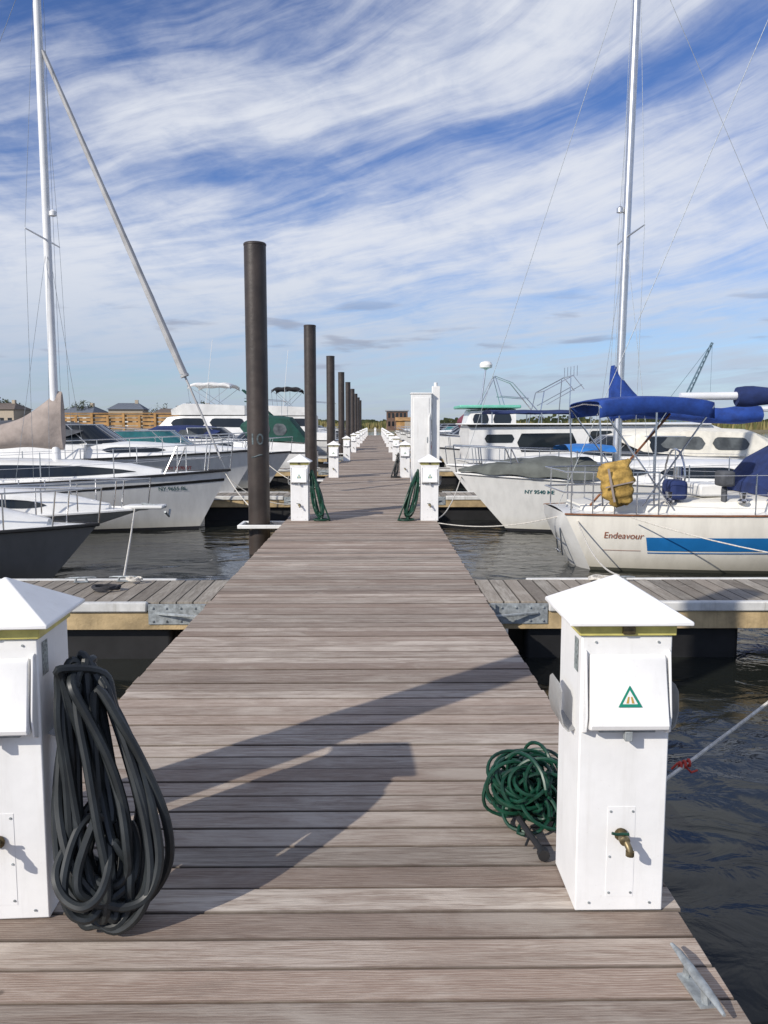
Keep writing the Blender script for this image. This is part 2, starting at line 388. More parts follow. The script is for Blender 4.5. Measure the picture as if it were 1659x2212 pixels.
# ---------------------------------------------------------------- pedestals
def pedestal(x,y,side,label,rot=0):
    t=thing('dock_pedestal',label,'power pedestal',(x,y,0),rot,'white power pedestals lining the dock')
    mb=MB(); hw=.145
    mb.box(-hw,hw,-hw,hw,0,.93); mb.build('body',t,WP,bevel=.005)
    mb=MB(); ev=.194
    r0=[(-ev,-ev,.972),(ev,-ev,.972),(ev,ev,.972),(-ev,ev,.972)]
    r1=[(-ev,-ev,.984),(ev,-ev,.984),(ev,ev,.984),(-ev,ev,.984)]
    r2=[(a/ev*.004,b/ev*.004,1.1) for a,b,_ in r0]
    mb.rings([r0,r1,r2]); mb.build('roof',t,WP,bevel=.003,ang=20)
    mb=MB(); q=.155
    mb.box(-q,q,-q,q,.931,.971); mb.box(-.02,.02,-q-.012,-q+.01,.938,.965,1)
    mb.build('light_lens',t,[LENS,BRASS],bevel=.004)
    mb=MB()
    fy=-hw-.001
    prof=[(.872,-.003),(.862,-.016),(.850,-.020),(.672,-.058),(.655,-.063),(.640,-.058),(.634,-.040),(.642,-.002)]
    rs=[]
    for xx in (-.1,-.097,.097,.1):
        k_=.95 if abs(xx)>.098 else 1
        rs.append([(xx*(1.20+.06*(.88-z_)/.25),fy+d_*k_,z_) for z_,d_ in prof])
    mb.rings(rs)
    lid=mb.build('socket_cover',t,WP,bevel=.003,ang=25)
    for s_ in (-1,1):
        x0,x1=sorted((s_*.130,s_*.137))
        yz=[(fy,.885),(fy-.015,.88),(fy-.045,.68),(fy-.035,.625),(fy,.61)]
        MB().rings([[(x0,a,b) for a,b in yz],[(x1,a,b) for a,b in yz]]).build('side_flap',t,WP,bevel=.002)
    mb=MB().box(-.012,.012,fy-.050,fy-.025,.600,.632).box(-.09,.09,fy-.030,fy-.002,.622,.632); mb.build('latch',t,GALV,bevel=.002)
    def onlid(x_,z_): return (x_,fy-.020-.038*(.850-z_)/.178-.0035,z_)
    mb=MB(); c0=.742
    def tri(s0,zc): return [(-s0,zc-s0*.75),(s0,zc-s0*.75),(0,zc+s0*1.0)]
    A=tri(.038,c0); B=tri(.024,c0-.001)
    for (i,j) in ((0,1),(1,2),(2,0)):
        mb.add([onlid(*A[i]),onlid(*A[j]),onlid(*B[j]),onlid(*B[i])],[(0,1,2,3)],0)
    mb.add([onlid(*q_) for q_ in B],[(0,1,2)],1)
    for xx in (-.009,.009):
        h_=.020; z0=c0-.0165
        vs=[onlid(xx-.004,z0),onlid(xx+.004,z0),onlid(xx*.5+.0025,z0+h_),onlid(xx*.5-.0025,z0+h_)]
        mb.add([(a,b-.0012,c_) for a,b,c_ in vs],[(0,1,2,3)],2)
    mb.build('triangle_emblem',lid,[DGRN,W,GOLD],recalc=False)
    mb=MB(); mb.box(-.045,.045,fy-.0002,fy+.001,.05,.36); mb.build('access_plate',t,WP)
    for xx,zz in [(a,b) for a in (-.036,.036) for b in (.065,.19,.345)]+[(-.10,.03),(.10,.03),(-.10,.91),(.10,.91)]:
        M=Matrix.Translation((xx,fy-.0005,zz))@Matrix.Rotation(rad(90),4,'X')
        MB().lathe([(.004,0),(.004,.0025),(.001,.003)],8,0,M).build('screw',t,GALV)
    mb=MB()
    M=Matrix.Translation((-.003,fy-.003,.27))@Matrix.Rotation(rad(90),4,'X')
    mb.lathe([(.02,0),(.022,.006),(.012,.008),(.012,.03),(.017,.032),(.017,.05),(.010,.055),(.002,.056)],12,0,M)
    mb.tube([(-.003,fy-.04,.27),(.002,fy-.055,.264),(.008,fy-.065,.25),(.009,fy-.068,.238)],.011,10)
    mb.tube([(.009,fy-.068,.245),(.009,fy-.068,.230)],.014,10)
    mb.tube([(-.003,fy-.045,.27),(-.008,fy-.05,.292)],.005,8)
    mb.tube([(-.045,fy-.05,.296),(-.030,fy-.05,.292),(-.008,fy-.05,.293),(.010,fy-.05,.292)],.005,8,1)
    mb.build('faucet',t,[BRASS,GRNH])
    mb=MB(); sgn=side
    xx=sgn*(hw+.0015)
    mb.add([(xx,-.11,.80),(xx,-.06,.80),(xx,-.06,.91),(xx,-.11,.91)],[(0,1,2,3)])
    mb.build('side_notice',t,LBL,recalc=False)
    for s_ in (-1,1):
        a0=s_*(hw+.001)
        pr_=[(a0,.60),(a0+s_*.022,.59),(a0+s_*.040,.61),(a0+s_*.050,.66),(a0+s_*.047,.74)]
        pr2=[(x_-s_*.003,z_+.004) for x_,z_ in pr_][::-1]; pp=pr_+pr2
        rs=[]
        for yy,k_ in ((-.09,.9),(-.06,1.0),(.06,1.0),(.09,.9)): rs.append([(x_,yy,.60+(z_-.60)*k_) for x_,z_ in pp])
        MB().rings(rs).build('hose_bracket',t,FLAP)
    return t
lw='white metal power pedestal with pyramid roof and faucet on the dock'
PYS=[2.66+10.85*i for i in range(11)]
pr=pedestal(.80,PYS[0],-1,'white power pedestal with triangle emblem beside green hose pile')
plf=pedestal(-1.215,PYS[0]-.03,1,'white power pedestal with coiled black hose hanging on it',rad(3))
for i,yy in enumerate(PYS[1:]):
    copy_thing(pr,(.87 if i else .89,yy,0),0,'white power pedestal with green hose hung on its side' if i==0 else lw)
    copy_thing(plf,(-1.265,yy,0),0,'white power pedestal with green hose hung on its side' if i==0 else lw)
copy_thing(pr,(-.1,114.5,0),0,'white power pedestal at the far end of the dock')
# tall cabinet
t=thing('utility_cabinet','tall narrow white utility cabinet standing on the dock edge','cabinet',(1.28,22.3,0))
MB().box(-.32,.22,-.25,.25,-.1,2.40).box(-.34,.24,-.27,.27,2.40,2.44).build('body',t,W,bevel=.01)
MB().box(-.26,.16,-.262,-.252,.15,2.3).build('door',t,W,bevel=.006)
MB().box(.10,.12,-.29,-.262,1.1,1.25).build('handle',t,GALV)
MB().box(.25,.46,-.1,.12,-.1,2.62).tube([(.35,0,2.6),(.35,0,2.72)],.05,10).tube([(.15,-.3,0),(.15,-.3,1.7),(.25,-.12,2.3)],.015,6).build('conduit_post',t,W,bevel=.01)
# ---------------------------------------------------------------- hoses
def smooth_path(P,n=4):
    out=[]; m=len(P)
    for i in range(m-1):
        a=P[max(i-1,0)];b=P[i];c_=P[i+1];d_=P[min(i+2,m-1)]
        for k in range(n):
            t_=k/n
            out.append(.5*((2*b)+(c_-a)*t_+(2*a-5*b+4*c_-d_)*t_*t_+(3*b-a-3*c_+d_)*t_**3))
    out.append(P[-1]); return out
rr=random.Random(8)
P=[]; LX=-1.215+.150
spec=[]
for i in range(19):
    if i in (4,9,13,17): spec.append((rr.uniform(.08,.105),rr.uniform(.12,.17),.40+rr.uniform(-.08,.12),LX+.17+rr.uniform(-.03,.05),0,-.10))
    else:
        spec.append(((.045,.16,.09,.13,.06,.17,.11)[i%7]+rr.uniform(-.012,.012),rr.uniform(.325,.385),.84-rr.uniform(0,.10),None,rr.uniform(.03,.16),rr.uniform(-.06,.06)))
for (W_,Hh,top,cx,lean,yo) in spec:
    ph=rr.uniform(0,6.28); wa=rr.uniform(.006,.022)
    for k in range(14):
        a_=2*math.pi*k/14; zf=(1-math.cos(a_))/2
        wv=W_*(.50+.75*zf)
        ctr=(LX+.03+max(W_,.10)*.55+lean*zf) if cx is None else cx
        x_=max(ctr-wv*math.sin(a_)+wa*math.sin(2*a_+ph)+rr.uniform(-.006,.006), LX+.018)
        z_=top-2*Hh*zf+rr.uniform(-.008,.008)
        P.append(Vector((x_, 2.60+yo-.14*zf+.04*math.sin(a_+ph)+rr.uniform(-.008,.008), max(z_,.018+.03*rr.random()))))
bh=thing('black_hose','thick black hose coiled and hung on a white pedestal','hose',(-1.0,2.5,0))
MB().tube(smooth_path(P,5),.0150,8).build('hose_body',bh,BLK,loc=(1.0,-2.5,0))
# green pile
P=[]; c0=Vector((.62,3.18,0))
for i in range(48):
    ra=rr.uniform(.06,.13); tilt=1.1+rr.uniform(-.85,.6); tz=rr.uniform(-1.3,1.3)
    ctr=c0+Vector((rr.uniform(-.085,.07),rr.uniform(-.12,.10),rr.uniform(.06,.18)))
    Mx=Matrix.Rotation(tz,3,'Z')@Matrix.Rotation(tilt,3,'X')
    for k in range(9):
        a_=2*math.pi*k/9
        q=ctr+Mx@Vector((ra*1.05*math.cos(a_),ra*.9*math.sin(a_),0)); q.z=max(q.z,.01+.02*rr.random()); q.x=min(q.x,.80)
        P.append(q)
P+= [Vector((.56,3.02,.03)),Vector((.575,2.98,.02))]
gh=thing('green_hose','dark green garden hose heaped in loops on the deck','hose',(.6,3.2,0))
MB().tube(smooth_path(P,3),.0075,6).build('hose_body',gh,GRNH,loc=(-.6,-3.2,0))
MB().tube([(.56,3.03,.06),(.585,2.93,.045),(.612,2.84,.03)],.012,8).tube([(.585,2.93,.045),(.56,2.88,.03)],.005,6).lathe([(.006,0),(.022,0),(.022,.03),(.006,.03)],12,0,Matrix.Translation((.615,2.81,.026))@Matrix.Rotation(rad(-90),4,'X')).build('hose_nozzle',gh,BLKF,loc=(-.6,-3.2,0))
def hang(x,y,sg,label,m_,h=.8,w_=.2,n=9,r=.011):
    P=[]
    for i in range(n):
        W_=rr.uniform(.3,1)*w_*.5; top=h-rr.uniform(0,.08); bot=rr.uniform(.02,.14)
        for k in range(10):
            a_=2*math.pi*k/10; zf=(1-math.cos(a_))/2
            P.append(Vector((sg*(.03+w_*.75*zf+.02)+W_*math.sin(a_)*(.4+.8*zf),rr.uniform(-.05,.05)-.05*zf,top+(bot-top)*zf)))
    for k in range(14):
        a_=k*.9; P.append(Vector((sg*(w_*1.1+.13*math.cos(a_)),-.1+.09*math.sin(a_),.02+.01*rr.random())))
    MB().tube(smooth_path(P,3),r,6).build('hose_body',thing('hanging_hose',label,'hose',(x,y,0)),m_)
hang(.745,13.45,-1,'green hose looped on pedestal and trailing on the deck',GRNH,.85,.22,20,.015)
hang(-1.12,13.45,1,'green hose looped over bracket of a white pedestal',GRNH,.85,.20,20,.015)
hang(.72,24.3,-1,'black hose looped beside a white pedestal',BLK,.75,.12,9,.02)
# ---------------------------------------------------------------- cleats and ropes
def cleat(x,y,z,rot,sc_=1,label='galvanised mooring cleat bolted to the dock boards'):
    t=thing('mooring_cleat',label,'cleat',(x,y,z),rot,'mooring cleats'); t.scale=(sc_,)*3
    mb=MB()
    mb.box(-.07,.07,-.022,.022,0,.008)
    pts=[(-.15,0,.043),(-.10,0,.048),(-.04,0,.046),(.04,0,.046),(.10,0,.048),(.15,0,.043)]
    rs=[]
    for (x_,_,z_),r_ in zip(pts,(.005,.010,.013,.013,.010,.005)):
        rs.append([(x_,r_*1.1*math.cos(k*math.pi/5),z_+r_*.8*math.sin(k*math.pi/5)) for k in range(10)])
    mb.rings(rs)
    for xx in (-.045,.045): mb.tube([(xx*1.25,0,.005),(xx,0,.045)],.012,8)
    mb.build('horn',t,GALV); return t
cleat(.905,2.13,0,rad(96)); cleat(-2.58,8.2,0,0); cleat(-3.0,8.15,0,rad(10)); cleat(2.5,8.15,0,0); cleat(.95,3.1,0,rad(90))
def rope(p0,p1,sag,r,m_,label,n=14,name='mooring_rope'):
    P=[]
    for i in range(n+1):
        t_=i/n; q=Vector(p0).lerp(Vector(p1),t_); q.z-=sag*4*t_*(1-t_); P.append(q)
    o=MB().tube(P,r,6).build(name,None,m_); tag(o,label,'rope','mooring ropes'); return P
P=rope((.95,3.05,.06),(3.72,4.95,.92),.035,.0075,ROPE,'white mooring rope with red cord tied around it',20)
q=P[2].lerp(P[3],.6)
mb=MB()
for i in range(3):
    mb.tube([q+Vector((.018*(i-1),.014*math.cos(a_),.014*math.sin(a_)+.006*i)) for a_ in [k*math.pi/4 for k in range(8)]],.006,6,loop=True)
mb.tube([q,q+Vector((.03,0,-.03)),q+Vector((.06,.01,-.025))],.005,5); mb.tube([q,q+Vector((-.03,0,.01)),q+Vector((-.05,.01,-.02))],.005,5)
tag(mb.build('red_cord_knot',None,RED),'red cord knotted around a white mooring rope','cord')
def coil(x,y,z,r,m_,label,n=5,tr=.012):
    P=[Vector((x+(r+.02*math.sin(3*a_))*math.cos(a_)*(1-.04*a_/6),y+(r*.7)*math.sin(a_),z+tr+rr.uniform(0,.03))) for a_ in [k*2*math.pi/12 for k in range(12*n)]]
    tag(MB().tube(smooth_path(P,2),tr,6).build('rope_coil',None,m_),label,'rope','mooring ropes')
coil(-2.62,7.75,0,.13,DROPE,'dark rope coiled loosely on the finger dock')
coil(-2.45,8.1,.02,.07,ROPE,'white rope end coiled beside a cleat',3,.01)
coil(2.35,8.15,0,.16,ROPE,'white rope coiled on the finger dock boards',3,.012)
# ---------------------------------------------------------------- hull tools
def hp(H,t,s,side,off=0):
    t=min(max(t,0),1)
    tm=H['tm']; hb=H['B']/2*(1-(1-min(t/tm,1))**H.get('pw',2.0))
    if t>tm: hb*=1-(1-H['stern'])*((t-tm)/(1-tm))**1.8
    sh=H['fs']+(H['fb']-H['fs'])*(1-t)**1.8
    z=sh+(-H['draft']-sh)*s
    f=H['flare']*(1-t)**1.2
    pr=(1-f)*max(0,1-s**H.get('rd',2.6))**.75+f*(1-s)**1.15
    x=-H['L']*t-H['rake']*s*(1-t)**3+H.get('srake',0)*s*t**8
    return Vector((x,side*(hb*pr+off),z))
def sheer(H,t): return H['fs']+(H['fb']-H['fs'])*(1-t)**1.8
def hbm(H,t): return hp(H,t,0,1).y
def ht(H,x): return min(max(-x/H['L'],0),1)
def hull_map(H,x,z,side,off=.008):
    t=ht(H,x)
    for _ in range(6):
        sh=sheer(H,t); s_=(sh-z)/(sh+H['draft']); t=min(max((-x-H['rake']*s_*(1-t)**3)/H['L'],0),1)
    s_=min(max(s_,0),1)
    return hp(H,t,s_,side,off)
def hull_text(H,par,body,x0,z0,size,side,m_,shear=0,name='hull_lettering',bold=0):
    vs,fs=textmesh(body,size,shear,bold); dr=1 if side<0 else -1
    MB().add([hull_map(H,x0+dr*a,z0+b,side,.01) for a,b,_ in vs],fs).build(name,par,m_,recalc=False)
def hull_strip(H,par,x0,x1,d0,d1,m_,name='hull_stripe',sides=(-1,1),n=30):
    for sd in sides:
        rs=[]
        for i in range(n+1):
            x=lerp(x0,x1,i/n); sh=sheer(H,ht(H,x))
            rs.append([hull_map(H,x,sh-lerp(d0,d1,k/3),sd,.006) for k in range(4)])
        MB().rings(rs,closed=False,cap0=False,cap1=False).build(name,par,m_,recalc=False)
def build_hull(H,par,hm,deckm=GEL,rail=BLKF,rr_=.025,railname='rub_rail',transom=None):
    mb=MB(); nt_=26; ns=12; rs=[]
    for i in range(nt_+1):
        t=(i/nt_)**1.35
        rs.append([hp(H,t,k/ns,-1) for k in range(ns)]+[hp(H,t,1,0)]+[hp(H,t,1-k/ns,1) for k in range(1,ns+1)])
    mb.rings(rs,closed=False,cap0=False,cap1=transom is None); mb.build('hull',par,hm,recalc=True,ang=50)
    if transom:
        c_=[Vector(q) for q in rs[-1]]; ce=Vector((c_[0].x+.2,0,.3)); 
        r2=[q.lerp(ce,.25)+Vector((-.06-.02,0,0)) for q in c_]; r3=[q.lerp(ce,.6)+Vector((-.11,0,0)) for q in c_]
        MB().rings([c_,r2,r3],cap0=False).build('transom',par,transom,ang=60)
    mb=MB(); rs=[]
    for i in range(nt_+1):
        t=(i/nt_)**1.35; p_=hp(H,t,0,1); hb=max(p_.y-.012,0)
        rs.append([(p_.x,hb*q,p_.z-.008+.05*(1-q*q)*min(1,hb*1.2)) for q in (-1,-.6,-.2,.2,.6,1)])
    mb.rings(rs,closed=False,cap0=False,cap1=False); mb.build('deck',par,deckm,recalc=False)
    mb=MB()
    pts=[hp(H,(i/30)**1.35,0,-1,.01)+Vector((0,0,-.01)) for i in range(30,-1,-1)]+[hp(H,(i/30)**1.35,0,1,.01)+Vector((0,0,-.01)) for i in range(1,31)]
    mb.tube(pts,rr_,6); mb.build(railname,par,rail)
def sec_ring(x,wb,zb,wt,zt,c=.04):
    return [(x,-wb,zb),(x,-lerp(wb,wt,.5),lerp(zb,zt,.5)),(x,-wt,zt-.03),(x,-wt*.9,zt),(x,-wt*.4,zt+c),(x,wt*.4,zt+c),(x,wt*.9,zt),(x,wt,zt-.03),(x,lerp(wb,wt,.5),lerp(zb,zt,.5)),(x,wb,zb)]
def cabin(par,secs,m_,name='cabin',c=.04,sub=4):
    S=[]
    for i in range(len(secs)-1):
        for k in range(sub):
            t=k/sub; S.append(tuple(lerp(a,b,t) for a,b in zip(secs[i],secs[i+1])))
    S.append(secs[-1])
    mb=MB().rings([sec_ring(*q,c) for q in S]); return mb.build(name,par,m_,ang=32)
def sec_at(secs,x):
    S=sorted(secs,key=lambda q:q[0])
    for a,b in zip(S,S[1:]):
        if a[0]<=x<=b[0]: t=(x-a[0])/(b[0]-a[0]+1e-9); return tuple(lerp(p,q,t) for p,q in zip(a,b))
    return S[0] if x<S[0][0] else S[-1]
def window(par,secs,x0,x1,f0,f1,m_=None,name='window',sides=(-1,1),rnd=.12,slant=0):
    m_=m_ or GLASS
    for sd in sides:
        rs=[]; n=14
        for i in range(n+1):
            t=i/n; x=lerp(x0,x1,t); ed=min(t,1-t)*abs(x1-x0)/rnd
            k=1 if ed>=1 else math.sqrt(max(0,1-(1-ed)**2))*.75+.25*ed
            fm=(f0+f1)/2; fh=(f1-f0)/2*max(k,.05)
            q=sec_at(secs,x)
            r_=[]
            for f in (fm-fh,fm,fm+fh):
                r_.append((x+slant*(f-fm),sd*(lerp(q[1],q[3],f)+.012),lerp(q[2],q[4],f)))
            rs.append(r_)
        MB().rings(rs,closed=False,cap0=False,cap1=False).build(name,par,m_,recalc=False)
def rail(H,par,t0,t1,h,step=.07,name='bow_rail',r=.013,inset=.06,mid=True,m_=SS_,bow=True):
    mb=MB(); ts=[t0+(t1-t0)*i/16 for i in range(17)]
    def pt(t,sd,hh):
        p_=hp(H,t,0,sd,-inset if hbm(H,t)>inset*1.3 else -hbm(H,t)*.7); return p_+Vector((.12*hh if t<.1 else 0,0,hh))
    for hh in ((h,h*.5) if mid else (h,)):
        A=[pt(t,-1,hh) for t in ts[::-1]]; B=[pt(t,1,hh) for t in ts]
        if bow: mb.tube(A+B,r if hh==h else r*.7,6)
        else: mb.tube(A[::-1]+B[::-1],r,6)
    t=t0
    while t<=t1+1e-6:
        for sd in (-1,1): mb.tube([pt(t,sd,0),pt(t,sd,h)],r*.85,5)
        t+=step
    if bow:
        for sd in (-1,1): mb.tube([pt(t1,sd,h),pt(min(1,t1+.03),sd,0)],r,5)
    mb.build(name,par,m_)
def ucurve(xf,xa,w_,z0,z1,n=14):
    out=[]
    for i in range(n+1):
        a_=-math.pi/2+math.pi*i/n; cs=max(math.cos(a_),0)
        out.append(Vector((xa+(xf-xa)*cs**.75, w_*math.copysign(abs(math.sin(a_))**.8,math.sin(a_)), lerp(z1,z0,cs))))
    return out
def windshield(par,xf,xa,w_,zf,za,hgt,setb,m_=None,frame=ALU):
    B=ucurve(xf,xa,w_,zf,za); T=ucurve(xf-setb,xa-.1,w_*.9,zf+hgt,za+hgt*.95)
    MB().rings([B,T],closed=False,cap0=False,cap1=False).build('windshield',par,m_ or GLASS,recalc=False)
    mb=MB(); mb.tube(B,.018,6); mb.tube(T,.018,6)
    for i in (0,3,6,8,11,14): mb.tube([B[i],T[i]],.014,5)
    mb.build('windshield_frame',par,frame)
def bimini(par,x0,x1,w_,z,m_,zbase,wb=None,name='bimini_top',arch=.12,legs=True,drop=.1,wave=.02,roll=0):
    rs=[]
    for i in range(17):
        t=i/16; x=lerp(x0,x1,t); zz=z+.05*math.sin(math.pi*t)-drop*(abs(2*t-1)**8)-wave*math.cos(t*math.pi*6)
        rs.append([(x,w_*math.sin(a_),zz+arch*(math.cos(a_)-1)-(.10+roll*(.9+.1*math.sin(t*9)) if abs(a_)>1.5 else 0)) for a_ in [-1.57+3.14*k/12 for k in range(13)]])
    mb=MB().rings(rs,closed=False,cap0=False,cap1=False)
    o=mb.build(name,par,m_,recalc=False); sm=o.modifiers.new('s','SOLIDIFY'); sm.thickness=.015
    if legs:
        wb=wb or w_
        xm=(x0+x1)/2
        mb=MB()
        for sd in (-1,1):
            for xt,xb in ((x0,xm+.15*(x1-x0)),(xm,xm),(x1,xm-.1*(x1-x0)),(x0,xm-.45*(x1-x0))):
                mb.tube([(xb,sd*wb,zbase),(xt,sd*w_*.98,z-arch-.04)],.013,6)
        for xt in (x0,xm,x1): mb.tube([(xt,-w_*.98,z-arch-.04),(xt,0,z-arch*.4-.03),(xt,w_*.98,z-arch-.04)],.012,5)
        mb.build(name+'_frame',par,SS_)
# ---------------------------------------------------------------- sailboat
def stay(mb,a,b,r=.005): mb.tube([a,b],r,4)
def sailboat(loc,rot,label,H,hm,xm,mh,mr,mast_m=MASTW,windows=GLASS,cab=True,spreader=.55,furl=None,fore_top=1.0,railm=BLKF,name='sailboat',transom=None,longwin=False,rw=.025,lean=0.0,sr=.005):
    t=thing(name,label,'boat',loc,rot,'boats moored along the dock')
    build_hull(H,t,hm,rail=railm,transom=transom,rr_=rw)
    L=H['L']; B=H['B']
    if cab:
        secs=[(-.17*L,.04*B,sheer(H,.17),.03*B,sheer(H,.17)+.05),(-.25*L,.17*B,sheer(H,.25),.13*B,sheer(H,.25)+.20),(-.38*L,.27*B,sheer(H,.38),.22*B,sheer(H,.38)+.33),(-.55*L,.32*B,sheer(H,.55),.27*B,sheer(H,.55)+.42),(-.66*L,.32*B,sheer(H,.66),.27*B,sheer(H,.66)+.44)]
        cabin(t,secs,GEL)
        if longwin: window(t,secs,-.225*L,-.655*L,.22,.86,windows,rnd=1.1)
        else: window(t,secs,-.27*L,-.43*L,.35,.78,windows,rnd=.5); window(t,secs,-.45*L,-.63*L,.3,.8,windows,rnd=.3)
    rail(H,t,.0,.12,.55,.06,'bow_pulpit',.014)
    mb=MB()
    for sd in (-1,1):
        for hh in (.28,.55):
            mb.tube([hp(H,q,0,sd,-.05)+Vector((0,0,hh)) for q in [.12+.8*i/16 for i in range(17)]],.004,4)
        for q in (.26,.42,.58,.74,.9):
            p_=hp(H,q,0,sd,-.05); mb.tube([p_,p_+Vector((0,0,.57))],.011,5)
    mb.build('lifeline',t,SS_)
    zb=sheer(H,ht(H,xm))+(.33 if cab else 0)
    X=lambda z: xm-lean*(z-zb)/(mh-zb)
    MB().tube([(X(zb-.3),0,zb-.3),(X(zb+1),0,zb+1),(X(mh*.6),0,mh*.6),(X(mh),0,mh)],mr,14,r1=mr*.85).tube([(X(mh)-.1,0,mh+.0),(X(mh)-.1,0,mh+.5)],.006,5).build('mast',t,mast_m)
    zs=lerp(zb,mh,spreader); xs=X(zs); xh=X(mh)
    mb=MB()
    for sd in (-1,1): mb.tube([(xs,0,zs),(xs-.08,sd*.42*B*.8,zs+.04)],.022,6,r1=.014)
    mb.lathe([(.01,0),(.07,.02),(.07,.1),(.02,.14)],10,0,Matrix.Translation((xs+mr+.05,0,zs+.45)))
    mb.build('spreader',t,mast_m)
    mb=MB(); cw=hbm(H,ht(H,xm))-.08
    for sd in (-1,1):
        tipp=(xs-.08,sd*.42*B*.8,zs+.04); zc=sheer(H,ht(H,xm))
        stay(mb,(xh,0,mh),tipp,sr*.8); stay(mb,tipp,(xm-.05,sd*cw,zc),sr*.8); stay(mb,(xs,0,zs),(xm+.25,sd*cw,zc),sr*.8); stay(mb,(xs,0,zs),(xm-.4,sd*cw,zc),sr*.8)
    zt=lerp(zb,mh,fore_top)
    stay(mb,(X(zt),0,zt),(-.1,0,H['fb']+.02),sr)
    stay(mb,(xh,0,mh),(-L+.05,0,H['fs']),sr)
    stay(mb,(xh+mr+.03,.03,mh-.3),(xm+mr+.03,.05,zb+.6),.0035)
    mb.build('rigging',t,GALV)
    if furl:
        A=Vector((X(zt),0,zt)); Bp=Vector((-.1,0,H['fb']+.02))
        pts=[A.lerp(Bp,.02+.75*i/20) for i in range(21)]
        mb=MB(); n=10
        rs=[]
        for i,p_ in enumerate(pts):
            r_=furl*(.62+.5*i/20)*(1+.05*math.sin(i*2.2)); rs.append([p_+Vector((r_*math.cos(k*2*math.pi/n),r_*math.sin(k*2*math.pi/n),0)) for k in range(n)])
        mb.rings(rs); mb.tube([A.lerp(Bp,.77),A.lerp(Bp,.775)],.09,10); mb.tube([A.lerp(Bp,.775),A.lerp(Bp,.98)],.022,6)
        mb.build('furled_headsail',t,GREYL)
    return t
def sailcover(par,xm,zt,zlow,zaft,Lb,m_,w_=.16,name='sail_cover',neck=1.25):
    rs=[]
    for i in range(40):
        d_=i/39*Lb; x=xm+.16-d_ 
        if d_<.1: top=zt-.05; wd=w_*.6
        else:
            k=min(1,(d_-.1)/neck); top=lerp(zt,zaft,k**.6); wd=w_*(.65+.55*min(1,d_/.6))
        bot=zlow+.05*math.sin(d_*2)
        top+=.025*math.sin(d_*5); wd*=1+.08*math.sin(d_*8)
        hh=(top-bot)/2; cz=(top+bot)/2
        rs.append([(x,wd*math.sin(a_)*(1-.25*math.cos(a_)),cz+hh*math.cos(a_)+.008*math.sin(5*a_+i*.6)) for a_ in [k*2*math.pi/14 for k in range(14)]])
    MB().rings(rs).build(name,par,m_,ang=70)
# A: left sailboat
HA=dict(L=8.2,B=2.5,fb=1.22,fs=.92,draft=.5,rake=.95,tm=.62,stern=.72,flare=.55)
A=sailboat((-3.0,16.7,WL),0,'white sailboat with dark stripe, taupe sail cover and furled headsail',HA,H_W,-3.54,11.2,.085,furl=.075,fore_top=.83,spreader=.45,longwin=True)
hull_strip(HA,A,-.12,-8.1,.17,.225,BLKF)
sailcover(A,-3.54,2.85,1.62,2.1,3.6,BEIGE,.2)
MB().tube([(-3.65,0,2.0),(-7.4,0,2.1)],.06,8).build('boom',A,MASTW)
hull_text(HA,A,'NY 9655 BL',-1.35,.82,.105,-1,TEALT,bold=.002)
# I: right sailboat
HI=dict(L=8.6,B=2.5,fb=1.18,fs=.92,draft=.5,rake=1.5,tm=.62,stern=.8,flare=.6)
I=sailboat((1.62,16.3,WL),rad(180),'white sailboat with grey foredeck tarp and blue sail cover',HI,H_W,-3.22,11.4,.085,spreader=.44,mast_m=ALU,railm=W,lean=.14)
sailcover(I,-3.22,3.35,2.2,2.5,3.0,BLUE,.2,neck=.7)
MB().tube([(-3.3,0,2.35),(-6.3,0,2.45)],.055,8).build('boom',I,MASTW)
hull_text(HI,I,'NY 9540 ME',-1.30,.79,.105,1,TEALT,bold=.002)
rs=[]
for i in range(17):
    t_=i/16; x=-.05-2.6*t_; wd=min(hbm(HI,ht(HI,x))*1.03+.08,1.0); zt=1.24+.26*math.sin(min(1,t_*1.25)*math.pi*.55)-.10*max(0,t_-.8)
    sh=sheer(HI,ht(HI,x))+.02
    rs.append([(x,wd*math.sin(a_),lerp(sh,zt,max(0,math.cos(a_))**.55)+.02*math.sin(4*a_+i*1.3)) for a_ in [-1.57+3.14*k/14 for k in range(15)]])
MB().rings(rs,closed=False,cap0=False,cap1=False).build('foredeck_tarp',I,GREYC,recalc=False)
rs=[[(x,.75*math.sin(a_),1.62+.12*math.cos(a_)+.02*math.sin(x*9+a_*4)) for a_ in [-1.5+3*k/10 for k in range(11)]] for x in [-2.1-.09*i for i in range(11)]]
MB().rings(rs,closed=False,cap0=False,cap1=False).build('blue_tarp',I,mat('bright_blue_tarp',(.02,.16,.48),.6,noise=.2),recalc=False)
# G: cream sailboat stern to dock (bow away)
HG=dict(L=9.8,B=2.9,fb=1.18,fs=.86,draft=.6,rake=1.5,tm=.52,stern=.50,flare=.4,srake=.75,rd=2.2)
GX=2.74+9.8
G=sailboat((GX,12.40,WL),rad(0),'cream sailboat with blue stripe and blue canvas, stern to dock',HG,H_C,-5.0,12.5,.09,railm=TEAK,spreader=.5,transom=GEL,rw=.014)
hull_text(HG,G,'Endeavour',-9.38,.51,.135,-1,BRT,.45,'boat_name')
hull_strip(HG,G,-8.75,-.8,.33,.53,BSTR); hull_strip(HG,G,-8.75,-.8,.555,.57,BSTR)
hull_strip(HG,G,-9.45,-8.85,.53,.536,BRT)
secs=[(-9.5,.50,.86,.45,.96),(-8.6,.80,.86,.72,1.02),(-6.6,1.05,.88,.95,1.10)]
cabin(G,secs,CRM,'cockpit_coaming',c=.0)
rail(HG,G,.87,1.0,.60,.03,'stern_rail',.013,.05,bow=False)
